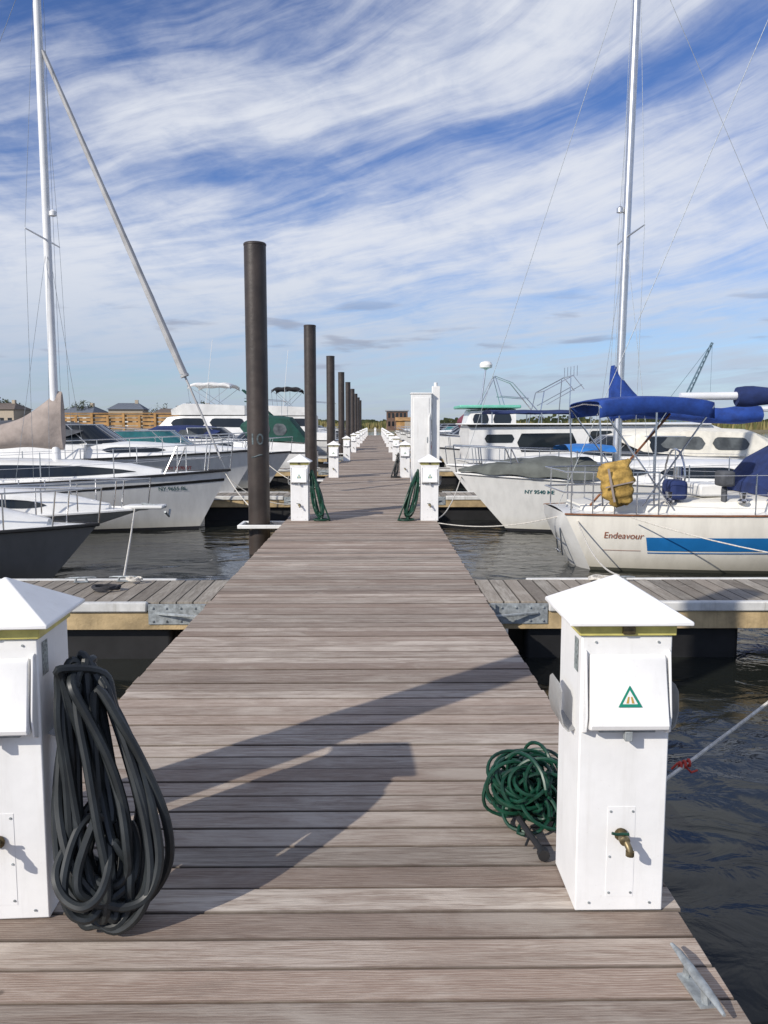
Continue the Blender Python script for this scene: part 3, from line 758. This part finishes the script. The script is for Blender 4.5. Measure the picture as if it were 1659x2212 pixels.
bimini(G,-9.38,-7.75,.90,2.50,BLUE,.98,.9,arch=.05,wave=0,roll=.11,drop=.02)
MB().tube([(-7.95,-.1,2.56),(-5.0,-.1,2.60)],.06,10).build('boom',G,MASTW)
rs=[]
for i in range(18):
    x=-7.1+2.1*i/17; r_=.14+.015*math.sin(i*1.1)
    rs.append([(x,-.1+r_*.8*math.sin(k*math.pi/6),2.56+r_*math.cos(k*math.pi/6)+.01*math.sin(3*k+i*.5)) for k in range(12)])
MB().rings(rs).build('sail_cover',G,NAVY,ang=70)
secs=[(-6.85,.95,1.1,.9,1.18),(-6.5,.98,1.1,.85,1.62),(-6.1,.98,1.1,.85,1.84),(-5.6,.95,1.15,.85,1.35)]
cabin(G,secs,NAVY,'spray_dodger',c=.08)
window(G,secs,-6.6,-6.0,.25,.75,VINYL,'dodger_window')
MB().tube([(-7.9,0,.9),(-7.9,0,1.5)],.07,10).tube([( -7.95,.42*math.cos(a_),1.35+.42*math.sin(a_)) for a_ in [k*math.pi/8 for k in range(16)]],.016,6,loop=True).tube([(-7.95,-.42,1.35),(-7.95,.42,1.35)],.01,5).tube([(-7.95,0,.93),(-7.95,0,1.77)],.01,5).build('steering_wheel',G,SS_)
for xx,yy in ((-7.3,-.93),(-8.3,-.78),(-6.9,-.95),(-7.6,.85)):
    MB().lathe([(.07,0),(.075,.03),(.045,.06),(.055,.12),(.06,.15),(.02,.155)],12,0,Matrix.Translation((xx,yy,1.03))).build('winch',G,SS_)
MB().box(-8.3,-8.05,-.85,-.4,1.06,1.34).build('blue_cushion',G,NAVY,bevel=.06)
MB().box(-7.75,-7.35,-.5,.2,1.08,1.26).build('companionway_box',G,GEL,bevel=.03)
MB().box(-7.62,-7.42,-.95,-.65,1.26,1.48).box(-7.56,-7.48,-.85,-.75,.98,1.26).build('outboard_motor',G,DGREY,bevel=.05)
MB().tube([(-9.4,-.6,.96),(-8.2,-.4,2.3)],.018,6).build('boat_hook_pole',G,TEAK)
mb=MB()
mb.tube([(-9.62,-.45,.93),(-9.8,-.45,.6),(-9.75,-.45,.2)],.013,6); mb.tube([(-9.62,-.15,.93),(-9.8,-.15,.6),(-9.75,-.15,.2)],.013,6)
for zz in (.25,.42,.6): mb.tube([(-9.78,-.45,zz),(-9.78,-.15,zz)],.011,5)
mb.build('stern_ladder',G,SS_)
# yellow bag hung on the rail
yb=thing('yellow_rescue_sling','faded mustard padded rescue sling draped over the stern rail','rescue sling',(GX-9.05,11.45,WL+1.0))
M=Matrix.Rotation(rad(-12),4,'Y')
rs=[]
for i in range(17):
    f_=i/16; z_=f_*.62; hw=.13+.11*math.sin(min(1,f_*1.5)*math.pi*.6)+.018*math.sin(i*1.7); dp=.05+.05*math.sin(f_*math.pi)+.015*math.sin(i*1.9)
    if i in (0,16): hw*=.75; dp*=.5
    rs.append([M@Vector((hw*math.copysign(abs(math.cos(a_))**.7,math.cos(a_))+.022*math.sin(i*.9+a_*2),dp*math.copysign(abs(math.sin(a_))**.8,math.sin(a_))+.012*math.sin(3*a_+i),z_+.02*math.sin(a_*3+i*.5))) for a_ in [k*math.pi/8 for k in range(16)]])
MB().rings(rs).build('padded_body',yb,YEL,ang=70)
mb=MB()
mb.box(-.13,-.10,-.122,-.112,.08,.56,0,M); mb.box(-.20,.20,-.124,-.114,.30,.318,0,M)
mb.build('strap',yb,BEIGE)
# ---------------------------------------------------------------- motor boats
def cruiser(loc,rot,label,L=8.5,B=2.9,fb=1.45,fs=1.05,hm=H_W,canvas=None,stripe=None,arch=False,fly=False,bim=None,glass=None,ch=.75,railm=BLKF,rake=1.1,name='motor_boat',pul=False,detail=True,shield=True):
    t=thing(name,label,'boat',loc,rot,'boats moored along the dock')
    H=dict(L=L,B=B,fb=fb,fs=fs,draft=.35,rake=rake,tm=.55,stern=.94,flare=.9,rd=3.2)
    build_hull(H,t,hm,rail=railm)
    if stripe: hull_strip(H,t,-.1,-L*.97,.16,.34,stripe)
    sh=lambda f: sheer(H,f)
    secs=[(-.10*L,.05*B,sh(.1),.04*B,sh(.1)+.05),(-.2*L,.21*B,sh(.2),.15*B,sh(.2)+.2),(-.32*L,.32*B,sh(.32),.25*B,sh(.32)+.33),(-.46*L,.38*B,sh(.46),.32*B,sh(.46)+.40)]
    cabin(t,secs,GEL)
    window(t,secs,-.24*L,-.4*L,.35,.75,glass,rnd=.3)
    z1=sh(.46)
    secs2=[(-.44*L,.42*B,z1,.38*B,z1+.38),(-.6*L,.46*B,sh(.6),.43*B,z1+.40),(-.95*L,.44*B,sh(.95),.41*B,z1+.28)]
    cabin(t,secs2,GEL,'cockpit_side',c=0)
    if not fly and shield: windshield(t,-.36*L,-.62*L,.40*B,z1+.36,z1+.38,.52,.75,glass)
    if canvas and not fly:
        zc=z1+.38
        s3=[(-.455*L,.34*B,zc+.42*ch/.75,.28*B,zc+.50*ch/.75),(-.52*L,.38*B,zc+.1,.32*B,zc+ch*.9),(-.66*L,.41*B,zc,.36*B,zc+ch),(-.82*L,.41*B,zc,.35*B,zc+ch*.92),(-.93*L,.40*B,zc-.05,.36*B,zc+.15)]
        cabin(t,s3,canvas,'canvas_top',c=.07)
        window(t,s3,-.56*L,-.68*L,.25,.75,VINYL,'canvas_window',rnd=.15); window(t,s3,-.70*L,-.80*L,.25,.75,VINYL,'canvas_window',rnd=.15)
    if arch:
        mb=MB(); za=z1+1.35
        prof=[(-.84*L,.44*B,z1+.2),(-.80*L,.42*B,za-.15),(-.79*L,.36*B,za),(-.79*L,0,za+.03)]
        pts=prof+[(x,-y_,z_) for x,y_,z_ in prof[-2::-1]]
        rs=[[(x-.22,y_,z_),(x+.22,y_,z_),(x+.2,y_*.93,z_-.07),(x-.2,y_*.93,z_-.07)] for x,y_,z_ in pts]
        mb.rings(rs).build('radar_arch',t,GEL,bevel=.02)
    if fly:
        s4=[(-.33*L,.30*B,z1+.2,.22*B,z1+.3),(-.42*L,.40*B,z1+.3,.32*B,z1+1.15),(-.5*L,.42*B,z1+.3,.36*B,z1+1.25),(-.82*L,.42*B,z1+.2,.37*B,z1+1.25)]
        cabin(t,s4,GEL,'saloon'); window(t,s4,-.44*L,-.60*L,.42,.85,glass,rnd=.25); window(t,s4,-.62*L,-.78*L,.42,.85,glass,rnd=.2)
        MB().rings([[(-.352*L,.27*B*k,z1+.5) for k in (-1,-.5,0,.5,1)],[(-.412*L,.25*B*k,z1+1.08) for k in (-1,-.5,0,.5,1)]],closed=False,cap0=False,cap1=False).build('front_window',t,GLASS,recalc=False)
        s5=[(-.44*L,.30*B,z1+1.27,.34*B,z1+1.55),(-.5*L,.38*B,z1+1.27,.40*B,z1+1.85),(-.78*L,.38*B,z1+1.27,.38*B,z1+1.75)]
        cabin(t,s5,GEL,'flybridge',c=0)
        mb=MB()
        for sd in (-1,1): mb.tube([(-.78*L,sd*.38*B,z1+2.1),(-.95*L,sd*.38*B,z1+2.0),(-.95*L,sd*.38*B,z1+1.2)],.015,5)
        mb.tube([(-.95*L,.38*B,z1+2.0),(-.95*L,-.38*B,z1+2.0)],.015,5); mb.build('flybridge_rail',t,SS_)
        if bim: bimini(t,-.52*L,-.72*L,.36*B,z1+2.9,bim,z1+1.75,.35*B)
        mb=MB().tube([(-.6*L,.35*B,z1+1.7),(-.64*L,.38*B,z1+5)],.012,5); mb.build('antenna',t,W)
    elif bim: bimini(t,-.5*L,-.85*L,.40*B,z1+1.75,bim,z1+.35,.43*B)
    rail(H,t,.0,.48,.48,.08,mid=False)
    if pul:
        MB().box(-.35,.28,-.16,.16,fb-.01,fb+.05).build('anchor_pulpit',t,GEL,bevel=.02)
        MB().tube([(.3,0,fb+.02),(-.1,0,fb+.07)],.02,6).tube([(.32,-.16,fb-.05),(.34,0,fb-.14),(.32,.16,fb-.05)],.02,6).build('anchor',t,GALV)
    if detail:
        for xx in (-.55*L,-.8*L):
            p_=hull_map(H,xx,.5,-1,.1); MB().lathe([(.01,-.28),(.08,-.22),(.1,-.1),(.1,.14),(.08,.24),(.03,.3)],12,0,Matrix.Translation(p_)).build('fender',t,W)
    return t,H
# left side
B_,HB=cruiser((-3.78,11.0,WL),0,'grey hulled motor boat with white deck and black rub rail',L=6.6,B=2.3,fb=.80,fs=.70,hm=H_G,rake=1.0,detail=False,shield=False)
C_,HC=cruiser((-3.75,13.3,WL),0,'small white motor boat with chrome bow rail and anchor',L=6.2,B=2.0,fb=.78,fs=.66,hm=H_W,rake=3.4,pul=True,detail=False,shield=False,railm=W)
D_,HD=cruiser((-3.2,22.2,WL),0,'white cabin cruiser with charcoal canvas',L=9.8,B=3.1,fb=1.45,fs=1.15,canvas=DGREY,ch=.55)
hull_text(HD,D_,'NY 3370 BT',-2.3,.95,.12,-1,RED,bold=.002)
E_,_=cruiser((-2.8,26.8,WL),0,'white cabin cruiser with teal tinted windshield',L=8.6,B=3,fb=1.25,fs=.95,glass=TEALG,canvas=None)
F_,_=cruiser((-7.7,32.6,WL),rad(180),'white motor boat with dark green canvas enclosure, stern to dock',L=5.3,B=2.5,fb=1.2,fs=1.05,canvas=GRN,ch=.95)
F2,_=cruiser((-15.2,42.6,WL),rad(180),'white flybridge motor yacht with tall upper deck, stern to dock',L=11.0,B=3.6,fb=1.6,fs=1.2,fly=True,bim=W)
F3,_=cruiser((-10.4,48.4,WL),rad(180),'white flybridge boat with black bimini top',L=8.4,B=3.2,fb=1.7,fs=1.2,fly=True,bim=BLKC)
F4,_=cruiser((-3.4,37.6,WL),0,'white cruiser with navy canvas cover',L=8,fb=1.3,fs=1.0,canvas=NAVY,ch=.55)
# right side
O_,_=cruiser((3.7,5.0,WL),rad(180),'white motor boat tied in the first slip',L=7.5,B=2.6,fb=1.42,fs=1.0)
K_,HK=cruiser((1.9,21.6,WL),rad(180),'white cabin cruiser with cream canvas enclosure',L=9.4,B=3.1,fb=1.08,fs=.90,canvas=CREAMC,ch=.66,railm=W)
N1,_=cruiser((2.0,44.5,WL),rad(180),'small white motor boat with maroon canvas top',L=5.5,B=2.4,fb=1.2,canvas=MARN,ch=1.3,stripe=REDG)
N2,_=cruiser((2.4,33.2,WL),rad(180),'white cruiser with dark windshield',L=8,B=2.8,fb=1.2,fs=.95,arch=False)
lst=[(F4,'white cruiser with navy canvas cover'),(D_,'white cabin cruiser with charcoal canvas'),(N2,'white cruiser with dark windshield'),(E_,'white cabin cruiser with teal tinted windshield'),(B_,'grey hulled motor boat with white deck'),(N2,'white cruiser with dark windshield')]
i=0
for q in range(5,10):
    for dy in (-5.6,-.2):
        yy=FY[0]+10.85*q+dy-.0
        if yy<55: continue
        for sd in (-1,1):
            src,lb=lst[(i*5+3)%6 if sd<0 else (i*7+2)%6]; i+=1
            copy_thing(src,(-3.0 if sd<0 else 2.3,yy-2.0,WL),0 if sd<0 else rad(180),lb)
# houseboat
hb=thing('houseboat','long white houseboat with dark windows and flat roof','boat',(2.75,27.6,WL),rad(180),'boats moored along the dock')
H=dict(L=10.4,B=3.6,fb=.95,fs=.85,draft=.3,rake=.6,tm=.3,stern=.98,flare=.4,rd=4,pw=3)
build_hull(H,hb,H_W,rail=W)
secs=[(-.25,1.45,.9,1.42,2.06),(-8.0,1.55,.9,1.5,2.16),(-9.2,1.55,.9,1.45,1.75),(-10.1,1.5,.88,1.4,1.0)]
cabin(hb,secs,GEL,'deckhouse',c=.06)
for a_,b_,f0,f1 in ((-.75,-1.7,.55,.78),(-1.8,-3.7,.3,.8),(-4.1,-4.9,.35,.85),(-5.5,-6.6,.4,.8),(-8.0,-8.7,.3,.55)):
    window(hb,secs,a_,b_,f0,f1,GLASS,rnd=.08)
MB().box(-8.0,-.1,-1.62,1.62,2.12,2.17).build('roof_edge',hb,W,bevel=.02)
MB().rings([[(x,1.3*math.sin(a_),2.48+.14*math.cos(a_)+.01*math.sin(x*5)) for a_ in [-1.5+.3*k for k in range(11)]] for x in [-1.0-.4*i for i in range(9)]],closed=False,cap0=False,cap1=False).build('awning',hb,NAVY,recalc=False)
mb=MB()
for x in (-1.0,-2.6,-4.2):
    for y_ in (-1.29,1.29): mb.tube([(x,y_,2.1),(x,y_,2.52)],.02,6)
mb.build('awning_frame',hb,SS_)
# trawler with seafoam roof and radar, chrome tower
tr=thing('trawler_boat','white trawler with seafoam green roof and radome mast','boat',(2.6,37.4,WL),rad(180),'boats moored along the dock')
H=dict(L=11,B=3.6,fb=1.7,fs=1.2,draft=.4,rake=.9,tm=.5,stern=.9,flare=.8,rd=3)
build_hull(H,tr,H_W)
secs=[(-1.3,.9,1.45,.8,1.75),(-1.6,1.3,1.45,1.2,2.75),(-3.6,1.45,1.35,1.35,2.8)]
cabin(tr,secs,GEL,'wheelhouse'); window(tr,secs,-1.7,-2.4,.5,.88); window(tr,secs,-2.6,-3.4,.5,.88)
MB().box(-3.8,-1.1,-1.5,1.5,2.84,2.98).build('roof',tr,TEALP,bevel=.04)
mb=MB().tube([(-2.2,0,2.98),(-2.4,0,4.6)],.04,8)
for sd in (-1,1):
    mb.tube([(-2.1,sd*.6,2.98),(-2.8,sd*.35,4.3),(-3.6,sd*.35,4.0),(-5.0,sd*.7,2.4)],.024,6)
    mb.tube([(-3.2,sd*.6,2.98),(-2.8,sd*.35,4.3)],.018,6)
    mb.tube([(-3.0,sd*.6,3.4),(-4.3,sd*.6,3.3)],.018,6)
mb.tube([(-2.8,-.35,4.3),(-2.8,.35,4.3)],.022,6)
mb.build('tower_frame',tr,SS_)
MB().lathe([(.05,0),(.1,.05),(.28,.1),(.30,.22),(.23,.34),(.06,.40)],18,0,Matrix.Translation((-2.42,0,4.6))).build('radome',tr,W)
mb=MB()
for sd in (-1,1):
    mb.tube([(-4.6,sd*1.2,2.0),(-4.9,sd*1.0,3.6),(-6.2,sd*.9,4.3),(-6.7,sd*.9,3.7)],.024,6)
    mb.tube([(-6.0,sd*1.1,1.9),(-6.1,sd*.9,4.2)],.024,6); mb.tube([(-5.0,sd*1.1,3.0),(-6.6,sd*.95,3.9)],.018,6)
mb.tube([(-6.2,-.9,4.3),(-6.2,.9,4.3)],.024,6); mb.tube([(-4.9,-1,3.6),(-4.9,1,3.6)],.024,6)
for k in range(5): mb.tube([(-6.2-.05*k,-.8+.4*k,4.3),(-6.2-.05*k,-.8+.4*k,4.75)],.018,5)
mb.build('rod_holder_arch',tr,SS_)
cabin(tr,[(-3.7,1.4,1.3,1.35,2.0),(-7.5,1.4,1.3,1.35,2.0)],GEL,'cockpit_side',c=0)
mb=MB()
for k in range(8): mb.box(-10.9+.28*k,-10.55+.28*k,.95,1.45,1.5+.25*k,1.55+.25*k)
for y_ in (.93,1.47): mb.tube([(-10.9,y_,1.7),(-8.5,y_,3.85)],.05,6)
mb.build('flybridge_stair',F2,GRN)
# mooring lines
rope((-2.58,8.2,.04),(-3.95,13.25,WL+.78),.02,.012,ROPE,'white line from finger dock cleat to boat bow')
rope((-3.1,16.7,WL+1.15),(-1.75,13.6,-.05),.15,.010,ROPE,'mooring rope from sailboat bow to the dock')
rope((-3.1,16.7,WL+1.1),(-1.55,17.2,-.05),.25,.010,ROPE,'mooring rope from sailboat bow to the dock')
rope((1.72,16.3,WL+1.1),(1.0,13.6,.0),.2,.010,ROPE,'slack mooring rope running to the dock')
rope((2.95,11.85,WL+.80),(2.5,8.2,.05),.18,.010,ROPE,'mooring rope from cream sailboat to finger dock')
rope((2.9,12.0,WL+.83),(1.0,12.9,.02),.12,.008,ROPE,'slack mooring rope running to the dock')
rope((3.6,11.3,WL+.84),(7.5,8.0,.05),.25,.009,ROPE,'mooring rope from cream sailboat to finger dock')
rope((-3.3,22.2,WL+1.4),(-1.5,20.4,.0),.2,.010,ROPE,'mooring rope from cabin cruiser to dock')
# ---------------------------------------------------------------- far shore
LAND=mat('shore_ground_earth',(.16,.14,.09),.95,noise=.4,ns=.05)
def land(name,pts,z,label):
    n=len(pts); mb=MB().add([(x,y,z) for x,y in pts]+[(x*1.0,y-1.5,WL-.4) for x,y in pts],[tuple(range(n))]+[(i,(i+1)%n,n+(i+1)%n,n+i) for i in range(n)])
    o=mb.build(name,None,LAND); o['kind']='structure'; o['label']=label
land('shore_ground',[(-600,120),(-60,112),(-18,122),(-14,150),(-30,240),(-60,700),(-600,700)],.7,'low sandy shoreline behind the marina')
land('marsh_ground',[(-60,262),(20,250),(60,222),(140,192),(400,180),(900,260),(900,900),(-60,900)],.1,'low marsh bank across the water')
mb=MB(); r5=random.Random(11)
GR=[mat('marsh_grass_straw',(.24,.20,.08),.9,noise=.4,ns=.1),mat('marsh_grass_olive',(.12,.13,.045),.9,noise=.4,ns=.1)]
def edge_y(x):
    P=[(-60,262),(20,250),(60,222),(140,192),(400,180),(900,260)]
    for (a,b),(c_,d_) in zip(P,P[1:]):
        if a<=x<=c_: return lerp(b,d_,(x-a)/(c_-a))
    return 260
for i in range(15000):
    x=r5.uniform(-58,330); y=edge_y(x)+2+r5.random()**2*60; h=r5.uniform(1.2,2.5)*(1+.25*math.sin(x*.21)); w_=r5.uniform(.15,.5); l=r5.uniform(-.3,.3)
    mb.add([(x-w_,y,.05),(x+w_,y+r5.uniform(-.3,.3),.05),(x+l,y,.1+h)],[(0,1,2)],0 if r5.random()<.6 else 1)
o=mb.build('marsh_grass',None,GR,recalc=False); o['kind']='stuff'; o['label']='tall straw and olive marsh grass along the bank'
# trees
BARK=mat('bark',(.08,.06,.045),.9,noise=.3)
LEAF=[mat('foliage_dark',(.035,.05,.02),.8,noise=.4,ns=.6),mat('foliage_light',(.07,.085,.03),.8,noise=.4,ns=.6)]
def tree(seed,hh,dens=700):
    r6=random.Random(seed); t=thing('tree','broad leafy tree on the far shore','tree',(0,0,0),0,'trees on the far shore')
    mb=MB().tube([(0,0,0),(.1,0,hh*.3),(-.05,.1,hh*.6),(0,0,hh*.85)],hh*.03,7,r1=.04); cl=[]
    for i in range(11):
        a_=r6.uniform(0,6.28); z0=hh*r6.uniform(.22,.6); ln=hh*r6.uniform(.2,.36)
        tip=Vector((math.cos(a_)*ln,math.sin(a_)*ln,z0+ln*r6.uniform(.3,.9))); mb.tube([(0,0,z0),tip*.5+Vector((0,0,z0*.5+.2)),tip],hh*.012,5,r1=.02); cl.append((tip,hh*r6.uniform(.1,.17)))
    cl.append((Vector((0,0,hh*.88)),hh*.14)); mb.build('trunk',t,BARK)
    mb=MB()
    for i in range(dens):
        c_,r_=r6.choice(cl); d_=Vector((r6.gauss(0,1),r6.gauss(0,1),r6.gauss(0,.8))); d_=d_.normalized()*r_*r6.random()**.4
        q=c_+d_; s_=hh*.022*r6.uniform(.6,1.4)
        a1=Vector((r6.uniform(-1,1),r6.uniform(-1,1),r6.uniform(-1,1))).normalized()*s_; a2=Vector((r6.uniform(-1,1),r6.uniform(-1,1),r6.uniform(-1,1))).normalized()*s_
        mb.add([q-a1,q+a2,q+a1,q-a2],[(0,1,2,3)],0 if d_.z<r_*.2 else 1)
    if dens: mb.build('crown',t,LEAF,recalc=False)
    return t
T1=tree(1,8); T2=tree(2,6.5); T3=tree(4,8,60); T3['label']='nearly bare tree on the far shore'
r7=random.Random(21)
for i in range(34):
    src=(T1,T2,T1,T2,T3)[i%5]; x=-150+i*3.9+r7.uniform(-3,3); y=r7.uniform(205,250)
    if x>-28: x=-150+i*2.7
    c_=copy_thing(src,(x,y,.5),r7.uniform(0,6)); k=r7.uniform(.6,.95); c_.scale=(k*1.3,k*1.3,k)
T1.location=(-88,190,.6); T2.location=(-66,185,.6); T3.location=(-73,150,.6)
# distant wood strip
mb=MB()
for i in range(9000):
    x=r7.uniform(-420,520); y=600+r7.uniform(0,30); h=3.5+3.5*abs(math.sin(x*.013)*math.sin(x*.05+1))+r7.uniform(-1,1); z=r7.uniform(0,h); s_=r7.uniform(.6,1.8)
    mb.add([(x-s_,y,z-s_*.6),(x+s_*.8,y+.5,z-s_*.4),(x+s_,y,z+s_*.5),(x-s_*.7,y,z+s_*.7)],[(0,1,2,3)],i%2)
o=mb.build('distant_woodland',None,LEAF,recalc=False); o['kind']='stuff'; o['label']='thin dark line of woods on the horizon'
# houses
SID=[mat('siding_pale',(.55,.54,.50),.8,noise=.08),mat('siding_tan',(.42,.36,.28),.8,noise=.1),mat('siding_grey',(.34,.36,.38),.8,noise=.1)]
RF=[mat('roof_shingle_slate',(.13,.15,.18),.85,noise=.25),mat('roof_shingle_brown',(.15,.12,.10),.85,noise=.25)]
def house(x,y,wd,dp,h,rh,si,ri,label):
    t=thing('house',label,'house',(x,y,.68),r7.uniform(-.15,.15),'houses on the far shore')
    MB().box(-wd/2,wd/2,-dp/2,dp/2,0,h).build('wall',t,SID[si])
    o_=.4; a,b=wd/2+o_,dp/2+o_
    MB().add([(-a,-b,h),(a,-b,h),(a,b,h),(-a,b,h),(-a+wd*.25,0,h+rh),(a-wd*.25,0,h+rh)],[(0,1,5,4),(2,3,4,5),(0,4,3),(1,2,5),(3,2,1,0)]).build('roof',t,RF[ri])
    for fl in (1.0,3.7):
        if fl+1.3>h: continue
        for k in range(4):
            xx=-wd/2+wd*(k+.5)/4; MB().box(xx-.5,xx+.5,-dp/2-.03,-dp/2+.02,fl,fl+1.3).build('window',t,GLASS)
    MB().box(-.5,.5,-dp/2-.05,-dp/2+.02,0,2.1).build('door',t,W); MB().box(wd*.2,wd*.2+.7,-.4,.4,h+.2,h+rh+.7).build('chimney',t,SID[1])
for i,x in enumerate((-95,-85,-76,-66,-57,-48,-40)):
    house(x,186+3*(i%3),7.5,8,(3.4,4.2,3.0)[i%3],1.5,i%3,i%2 if i%3 else 0,('pale','tan','grey')[i%3]+' shoreline house with hipped '+('slate' if not (i%3 and i%2) else 'brown')+' roof')
t=thing('timber_pier','low orange timber pier under construction on the shore','pier',(-31,104,-.75))
mb=MB()
for k in range(4): mb.box(-11,11,-.1,.1,1.7+.5*k,2.05+.5*k)
for k in range(12): mb.box(-11+2*k-.15,-11+2*k+.15,-.32,-.11,WL-.5,3.4+.3*(k%2))
mb.build('timber_wall',t,ORL)
MB().box(-11.2,11.2,-.3,3,3.65,3.75).build('walkway',t,ORL)
t=thing('waterfront_building','low brown brick waterfront building with windows','building',(4.9,190,.1))
BRK=mat('brown_brick',(.16,.10,.075),.85,noise=.3,ns=1)
MB().box(-2.4,2.4,-3,3,0,4.4).build('wall',t,BRK)
MB().box(-2.7,2.7,-3.3,3.3,4.4,4.7).build('roof',t,SID[2])
for fl in (1,2.9):
    for k in range(5): MB().box(-2.1+k*.9,-1.6+k*.9,-3.04,-2.98,fl,fl+1.1).build('window',t,GLASS)
MB().box(1.7,2.3,-3.06,-2.98,0,.9).build('door',t,W)
t=thing('harbour_shed','orange brown timber shed at the waterside','building',(5.2,135,.1))
MB().box(-1.8,1.8,-2,2,-.6,2.0).add([(-2,-2.2,2.0),(2,-2.2,2.0),(2,2.2,2.0),(-2,2.2,2.0),(-2,0,2.6),(2,0,2.6)],[(0,1,5,4),(2,3,4,5),(0,4,3),(1,2,5)]).build('wall',t,ORL)
MB().box(-.5,.5,-2.05,-1.98,0,1.9).build('door',t,SID[1])
t=thing('lattice_crane','distant blue-grey lattice boom crane beyond the marsh','crane',(148,400,0))
CR=mat('crane_steel',(.10,.17,.22),.6)
MB().box(-4,4,-3,3,2,6).build('cab',t,CR); MB().box(-5,5,-3.5,3.5,0,2).build('track',t,BLKF)
mb=MB(); A0=Vector((0,0,5)); A1=Vector((16,0,41)); n=14
off=[Vector((-.9,-.8,.4)),Vector((.9,-.8,-.4)),Vector((.9,.8,-.4)),Vector((-.9,.8,.4))]
for o_ in off: mb.tube([A0+o_,A1+o_*.4],.2,5)
for i in range(n):
    a=i/n; b=(i+1)/n
    for j in range(4): mb.tube([A0.lerp(A1,a)+off[j]*(1-.6*a),A0.lerp(A1,b)+off[(j+1)%4]*(1-.6*b)],.1,4)
mb.tube([A1,Vector((-4,0,14)),Vector((-3,0,6))],.12,4); mb.tube([A1,A1+Vector((0,0,-26))],.08,4)
mb.build('boom',t,CR)
